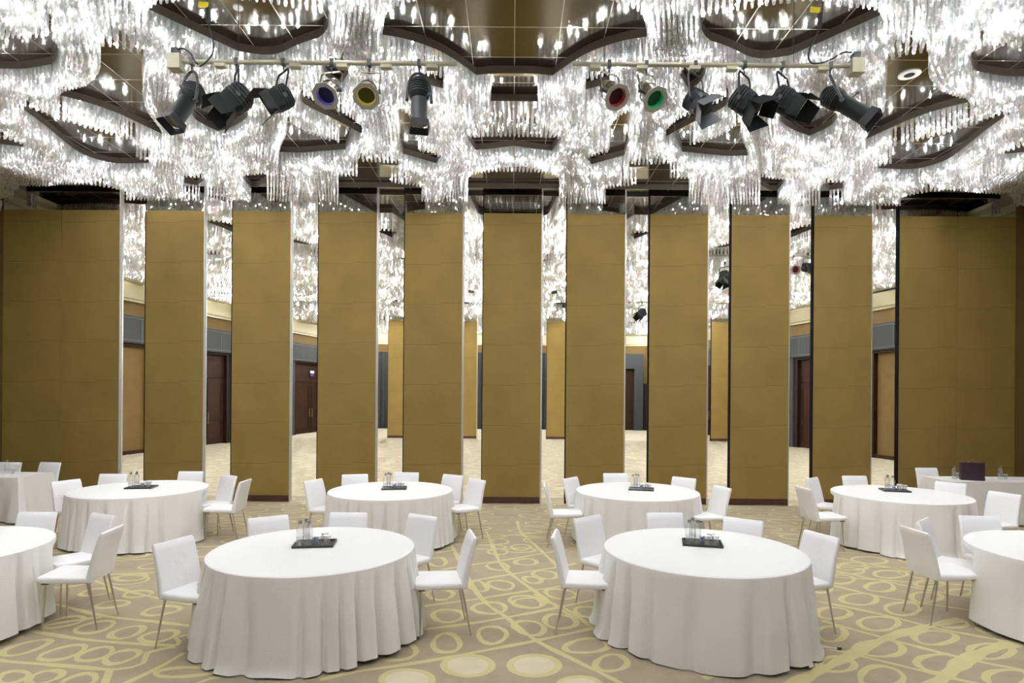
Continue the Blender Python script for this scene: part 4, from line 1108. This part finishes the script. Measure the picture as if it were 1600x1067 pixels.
# ------------------------------------------------------------------ stage lighting
DL = 6.3
def bar(x0, x1, y, lab, boxes, box_side, hangs):
    a = at(x0, y, D=DL); b = at(x1, y, D=DL); z = (a.z + b.z) / 2; c = Vector(((a.x + b.x) / 2, DL, z))
    t = thing('lighting_bar', lab, 'lighting bar', c, 0, 'pipes carrying the stage lights')
    MB().tube([(a.x - c.x, 0, 0), (b.x - c.x, 0, 0)], .024, 12).build('pipe', M['bar'], t, smooth=True)
    ex = a.x if box_side < 0 else b.x
    mb = MB(); mb.box((ex - c.x - .07, -.06, -.09), (ex - c.x + .06, .06, .06)); jb = mb.build('junction_box', M['socket'], t)
    MB().box((ex - c.x - .04, -.04, .06), (ex - c.x + .025, .04, .13)).build('connector', M['plug'], jb)
    for px in boxes:
        q = at(px, y, D=DL); MB().box((q.x - c.x - .055, -.035, -.058), (q.x - c.x + .055, .035, -.024)).build('socket_outlet', M['socket'], t)
    for px in hangs:
        q = at(px, y, D=DL); MB().tube([(q.x - c.x, 0, 0), (q.x - c.x, 0, ZC - z)], .004, 6).build('suspension_wire', M['cable'], t)
    return z
zb1 = bar(276, 714, 98, 'left cream pipe under the chandelier carrying six stage lights', [345, 462, 535, 604, 675], -1, [372, 663])
zb2 = bar(895, 1338, 101.5, 'right cream pipe under the chandelier carrying six stage lights', [930, 1003, 1085, 1143, 1285], 1, [945, 1240])
def cable(pp, lab, r=.009, tagpx=None):
    pts = [at(x, y, D=DL - d) for x, y, d in pp]; o0 = pts[0]
    t = thing('power_cable', lab, 'cable', o0)
    Q = [p - o0 for p in pts]; mb = MB(); S_ = []
    for i in range(len(Q) - 1):
        p0 = Q[max(i - 1, 0)]; p1 = Q[i]; p2 = Q[i + 1]; p3 = Q[min(i + 2, len(Q) - 1)]
        for j in range(6):
            u = j / 6; S_.append(.5 * ((2 * p1) + (p2 - p0) * u + (2 * p0 - 5 * p1 + 4 * p2 - p3) * u * u + (3 * p1 - p0 - 3 * p2 + p3) * u ** 3))
    S_.append(Q[-1]); mb.tube(S_, r, 8).build('cord', M['cable'], t, smooth=True)
    if tagpx:
        q = at(*tagpx, D=DL) - o0; MB().obox(q, (.016, 0, 0), (0, .016, 0), (0, 0, .075)).build('coupling', M['cable'], t)
        MB().obox(q + Vector((-.05, 0, .11)), (.05, 0, -.005), (0, .004, 0), (.004, 0, .028)).build('yellow_tag', M['yellow_tag'], t)
cable([(324, -2, -.02), (325, 20, 0), (327, 40, 0), (333, 62, .02), (333, 82, .03), (322, 97, .02), (312, 104, 0)], 'black cable with a yellow tag dropping to the left pipe', tagpx=(325, 24))
cable([(272, 80, .0), (285, 76, .03), (298, 84, .04), (304, 95, .03), (310, 101, .0)], 'black cable arching from the box at the left pipe end')
cable([(1286, 2, 0), (1284, 25, 0), (1280, 45, .02), (1268, 70, .04), (1263, 88, .04), (1268, 98, .03), (1280, 99, .02), (1300, 92, .02), (1318, 82, .02), (1330, 82, .0)], 'black cable with a yellow tag looping to the right pipe end', tagpx=(1281, 32))

def frame(d):
    d = Vector(d).normalized(); s = d.cross(Vector((0, 0, 1)))
    s = s.normalized() if s.length > .05 else Vector((1, 0, 0)); u = s.cross(d); return d, s, u
LG = 'stage lights hanging on the two pipes'
def yoke(t, C, s, top, wid, m, r=.012, arch=False):
    """bracket from both sides of the body up to the clamp"""
    a = C + s * wid; b = C - s * wid; zt = top.z - .10
    if arch:
        pts = []
        for k in range(13):
            g = math.pi * k / 12; pts.append(Vector((0, 0, 0)) + C + s * wid * math.cos(g) + (Vector((top.x, top.y, zt)) - C) * math.sin(g) ** .8)
    else:
        hd = Vector((top.x, top.y, zt)); up = hd - C
        pts = [a, a + up * .85, hd + s * wid * .8, hd - s * wid * .8, b + up * .85, b]
    y = MB().tube(pts, r, 8).build('yoke', m, t, smooth=True)
    mb = MB(); mb.tube([(top.x, top.y, zt - .01), (top.x, top.y, top.z - .03)], .010, 8); mb.box((top.x - .018, top.y - .03, top.z - .035), (top.x + .018, top.y + .03, top.z + .032)); mb.build('hook_clamp', M['cable'], t)
    for q in (a, b): MB().lathe([(.022, -.015), (.022, .015)], 10, base=q, axis=s).build('locking_knob', M['cable'], y)
def ellipsoidal(lab, top, C, d, m, L=.62, silverish=False):
    t = thing('spotlight', lab, 'stage light', C, 0, LG); d, s, u = frame(d); top = Vector(top) - Vector(C)
    O = Vector((0, 0, 0)); back = -d * L * .42; mb = MB()
    mb.lathe([(.02, 0), (.07, .01), (.098, .05), (.105, .12), (.102, .2), (.085, .23)], 20, base=back, axis=d); body = mb.build('lamp_housing', m, t, smooth=True)
    mb = MB()
    for k in range(5): mb.lathe([(.109, 0), (.109, .006)], 20, base=back + d * (.06 + .026 * k), axis=d)
    mb.build('cooling_fin', M['cable'], body)
    mb = MB(); mb.lathe([(.078, .22), (.084, .24), (.084, L * .84), (.088, L * .85), (.088, L * .87)], 20, base=back, axis=d); mb.build('lens_tube', m if not silverish else M['body_grey'], t, smooth=True)
    mb = MB(); mb.loft([rrect(back + d * (L * .86), s * .09, u * .09, 3, .2), rrect(back + d * L, s * .10, u * .10, 3, .15)], cap=False); hd = mb.build('lens_hood', M['inner_black'], t)
    MB().lathe([(.001, 0), (.078, 0), (.078, .004), (.001, .004)], 20, base=back + d * (L * .88), axis=d).build('lens', M['glass'], t)
    MB().tube([back + d * .26 + u * .08 - s * .05, back + d * .26 + u * .16 - s * .09], .006, 6).box(tuple(back + d * .26 + u * .16 - s * .09 - Vector((.015, .01, .012))), tuple(back + d * .26 + u * .16 - s * .09 + Vector((.015, .01, .012)))).build('shutter_handle', M['cable'], t)
    yoke(t, O, s, top, .125, M['cable'], .014, arch=True); return t
def fresnel(lab, top, C, d, m, roll=0.0, doors=(1, 1, 1, 1), sc_=1.0):
    t = thing('spotlight', lab, 'stage light', C, 0, LG); d, s, u = frame(d); top = Vector(top) - Vector(C)
    q = Matrix.Rotation(roll, 3, d); s2, u2 = q @ s, q @ u
    k_ = sc_; back = -d * .15 * k_; mb = MB()
    mb.loft([rrect(back, s * .055 * k_, u * .06 * k_, 3, .6), rrect(back + d * .03 * k_, s * .095 * k_, u * .10 * k_, 3, .5), rrect(back + d * .20 * k_, s * .105 * k_, u * .115 * k_, 3, .35), rrect(back + d * .26 * k_, s * .105 * k_, u * .105 * k_, 3, .35)])
    body = mb.build('lamp_housing', m, t)
    mb = MB()
    for j in range(4): mb.loft([rrect(back + d * (.06 + .035 * j) * k_, s * .109 * k_, u * .122 * k_, 3, .4), rrect(back + d * (.068 + .035 * j) * k_, s * .109 * k_, u * .122 * k_, 3, .4)])
    mb.build('cooling_fin', M['cable'], body)
    fr = back + d * .262 * k_; h = .108 * k_
    mb = MB(); mb.loft([rrect(fr, s2 * h, u2 * h, 3, .1), rrect(fr + d * .015, s2 * h, u2 * h, 3, .1)]); mb.build('colour_frame', m, t)
    MB().lathe([(.001, .016), (h * .85, .016), (h * .7, .03), (.001, .036)], 20, base=fr, axis=d).build('lens', M['inner_black'], t, smooth=True)
    for i, (a_, b_) in enumerate(((u2, s2), (-u2, s2), (s2, u2), (-s2, u2))):
        if not doors[i]: continue
        op = .25 if i < 2 else .35
        base = fr + d * .018 + a_ * h; tip = base + d * .15 * k_ + a_ * .15 * k_ * op; w0 = h; w1 = h * (1.25 if i < 2 else .75)
        nn = (tip - base).cross(b_).normalized() * .002
        vs = [base - b_ * w0, base + b_ * w0, tip + b_ * w1, tip - b_ * w1]
        vs = [v + nn for v in vs] + [v - nn for v in vs]
        MB().add(vs, [(0, 1, 2, 3), (7, 6, 5, 4), (0, 4, 5, 1), (1, 5, 6, 2), (2, 6, 7, 3), (3, 7, 4, 0)]).build('barn_door', m, t)
    yoke(t, Vector((0, 0, 0)), s, top, .135 * k_, m, .010); return t
def parcan(lab, top, C, d, gel, seal):
    t = thing('spotlight', lab, 'stage light', C, 0, LG); d, s, u = frame(d); top = Vector(top) - Vector(C)
    back = -d * .17; mb = MB()
    mb.lathe([(.03, 0), (.062, .005), (.075, .05), (.092, .11), (.098, .16), (.098, .30), (.094, .30), (.094, .17), (.06, .10), (.001, .08)], 28, base=back, axis=d); body = mb.build('lamp_housing', M['silver'], t, smooth=True)
    MB().lathe([(.1005, .155), (.1005, .163)], 28, base=back, axis=d).build('band', M['cable'], body)
    f = back + d * .30; oc = []
    for k in range(8):
        a = 2 * math.pi * (k + .5) / 8; oc.append((s * math.cos(a) + u * math.sin(a)))
    mb = MB(); inn = [(s * math.cos(2 * math.pi * (k + .5) / 8) + u * math.sin(2 * math.pi * (k + .5) / 8)) for k in range(8)]
    o1 = [f + v * .138 for v in oc]; i1 = [f + v * .098 for v in oc]; o2 = [p + d * .012 for p in o1]; i2 = [p + d * .012 for p in i1]
    vs = o1 + i1 + o2 + i2; fs = []
    for k in range(8):
        j = (k + 1) % 8; fs += [(k, j, 8 + j, 8 + k), (16 + k, 24 + k, 24 + j, 16 + j), (k, 16 + k, 16 + j, j), (8 + k, 8 + j, 24 + j, 24 + k)]
    mb.add(vs, fs).build('gel_frame', M['frame_grey'], t)
    MB().lathe([(.001, -.05), (.095, -.05), (.095, -.046), (.001, -.046)], 28, base=f, axis=d).build('colour_filter', M[gel], t)
    MB().lathe([(.0935, -.05), (.0935, .004), (.084, .004), (.086, -.045)], 28, base=f, axis=d, cap=False).build('filter_rim', M[seal], t)
    yoke(t, Vector((0, 0, 0)), s, top, .115, M['silver'], .010); return t
def PX(x, y, dd=0.0): return at(x, y, D=DL - dd)
def TOP(x, left=True):
    q = at(x, 98 if left else 101.5, D=DL); q.z = zb1 if left else zb2; return q
def AIM(rx, ry, fx, fy, toward, L=.3):
    a = at(rx, ry, D=DL + .02); b = at(fx, fy, D=DL + .02 - toward); return (a + b) / 2, b - a
def SP(fn, lab, top, aim, *args, left=True):
    C, d = AIM(*aim); return fn(lab, TOP(top, left), C, d, *args)
SP(ellipsoidal, 'black tube spotlight at the left end of the left pipe, pointing down left', 300, (313, 130, 269, 192, .30), M['body_black'])
SP(fresnel, 'dark grey spotlight with barn doors, second from the left', 370, (392, 140, 345, 172, .15), M['body_black'], .1, (1, 1, 1, 1), 1.05)
SP(fresnel, 'black spotlight with open barn doors, left of the blue one', 443, (458, 146, 412, 164, .22), M['body_black'], .1, (1, 1, 0, 1), .95)
SP(parcan, 'silver can light with a blue filter', 519, (526, 128, 504, 156, .30), 'gel_blue', 'seal_blue')
SP(parcan, 'silver can light with a yellow filter', 577, (577, 128, 571, 157, .32), 'gel_yellow', 'seal_yellow')
SP(ellipsoidal, 'black and grey spotlight hanging straight down from the left pipe', 655, (655, 124, 655, 190, .06), M['body_black'], .56, True)
SP(parcan, 'silver can light with a red filter', 952, (941, 132, 970, 157, .28), 'gel_red', 'seal_red', left=False)
SP(parcan, 'silver can light with a green filter', 1010, (1000, 132, 1030, 161, .26), 'gel_green', 'seal_green', left=False)
SP(fresnel, 'grey spotlight with pale barn doors, right of the green one', 1086, (1072, 148, 1108, 172, .22), M['body_grey'], .7, (1, 1, 1, 0), .9, left=False)
SP(fresnel, 'dark spotlight with barn doors, third from the right end', 1163, (1143, 145, 1186, 174, .2), M['body_black'], .6, left=False)
SP(fresnel, 'black spotlight with barn doors, second from the right end', 1222, (1206, 148, 1252, 170, .22), M['body_black'], .05, left=False)
SP(ellipsoidal, 'black tube spotlight at the right end of the right pipe, pointing down right', 1297, (1289, 146, 1350, 180, .22), M['body_black'], left=False)
# stage lights of the middle room seen through the gaps
def far_light(px, py, D, d, lab, gel=None):
    C = at(px, py, D=D); t = parcan(lab, (C.x, C.y, C.z + .34), C, d, 'gel_red', 'seal_red') if gel else fresnel(lab, (C.x, C.y, C.z + .34), C, d, M['body_black'], .4)
    t['group'] = 'stage lights of the middle room'
    return C
c1 = far_light(1239, 421, 15.5, (.05, -.5, -.1), 'round brown lensed light in the middle room, left of the rightmost free panel', True)
c2 = far_light(1132, 432, 15.5, (-.2, -.2, -.5), 'black light in the gap left of the second panel from the right')
c3 = far_light(1262, 418, 15.5, (.1, -.5, -.1), 'black light half hidden by the rightmost free panel')
for (C, x0, x1, lab) in ((c1, 1090, 1300, 'pipe carrying lights in the middle room at right'),):
    a = at(x0, 400, D=C.y).x; b = at(x1, 400, D=C.y).x
    o = MB().tube([(a, C.y, C.z + .34), (b, C.y, C.z + .34)], .024, 10).build('lighting_bar', M['bar']); tag(o, lab, 'lighting bar', 'pipes carrying the stage lights')
c4 = far_light(1003, 489, 19.5, (-.4, -.3, -.35), 'black barn door light in the middle room above the doorway at right of centre')
o = MB().tube([(c4.x - .2, c4.y, c4.z + .34), (c4.x + 3.5, c4.y, c4.z + .34)], .024, 10).build('lighting_bar', M['bar']); tag(o, 'pipe behind the front panels carrying a barn door light right of centre', 'lighting bar', 'pipes carrying the stage lights')

# ceiling fittings
def disc(px, py, r, lab, ring):
    q = at(px, py, z=6.2); t = thing('ceiling_speaker', lab, 'ceiling fitting', (q.x, q.y, 6.2))
    MB().lathe([(r, -.001), (r, -.014), (r * .93, -.018), (r * .5 if ring else .001, -.016)], 32, cap=False).build('bezel', M['white_disc'], t, smooth=True)
    if ring: MB().lathe([(r * .45, -.001), (r * .45, -.0155), (.001, -.0155)], 24).build('grille', M['inner_black'], t)
disc(1421, 115.5, .125, 'white ring fitting with a dark centre on the bronze ceiling at right', True)
disc(372, 11, .05, 'small plain white disc on the bronze ceiling at upper left', False)

for _o in bpy.data.objects:
    if 'label' in _o and not 4 <= len(_o['label'].split()) <= 16: print('LABEL', _o.name, len(_o['label'].split()), _o['label'])
# ------------------------------------------------------------------ world and view
w = bpy.data.worlds.new('world'); sc.world = w; w.use_nodes = True
w.node_tree.nodes['Background'].inputs[0].default_value = (.02, .02, .02, 1); w.node_tree.nodes['Background'].inputs[1].default_value = 1
sc.view_settings.view_transform = 'Standard'; sc.view_settings.look = 'None'; sc.view_settings.gamma = 1; sc.view_settings.exposure = 1.32
sc.view_settings.use_curve_mapping = False
cy = sc.cycles
cy.max_bounces = 8; cy.diffuse_bounces = 5; cy.glossy_bounces = 4; cy.transmission_bounces = 4; cy.transparent_max_bounces = 10
cy.caustics_reflective = False; cy.caustics_refractive = False; cy.sample_clamp_indirect = 4; cy.sample_clamp_direct = 0; cy.blur_glossy = .5
cy.use_denoising = True; cy.use_light_tree = True
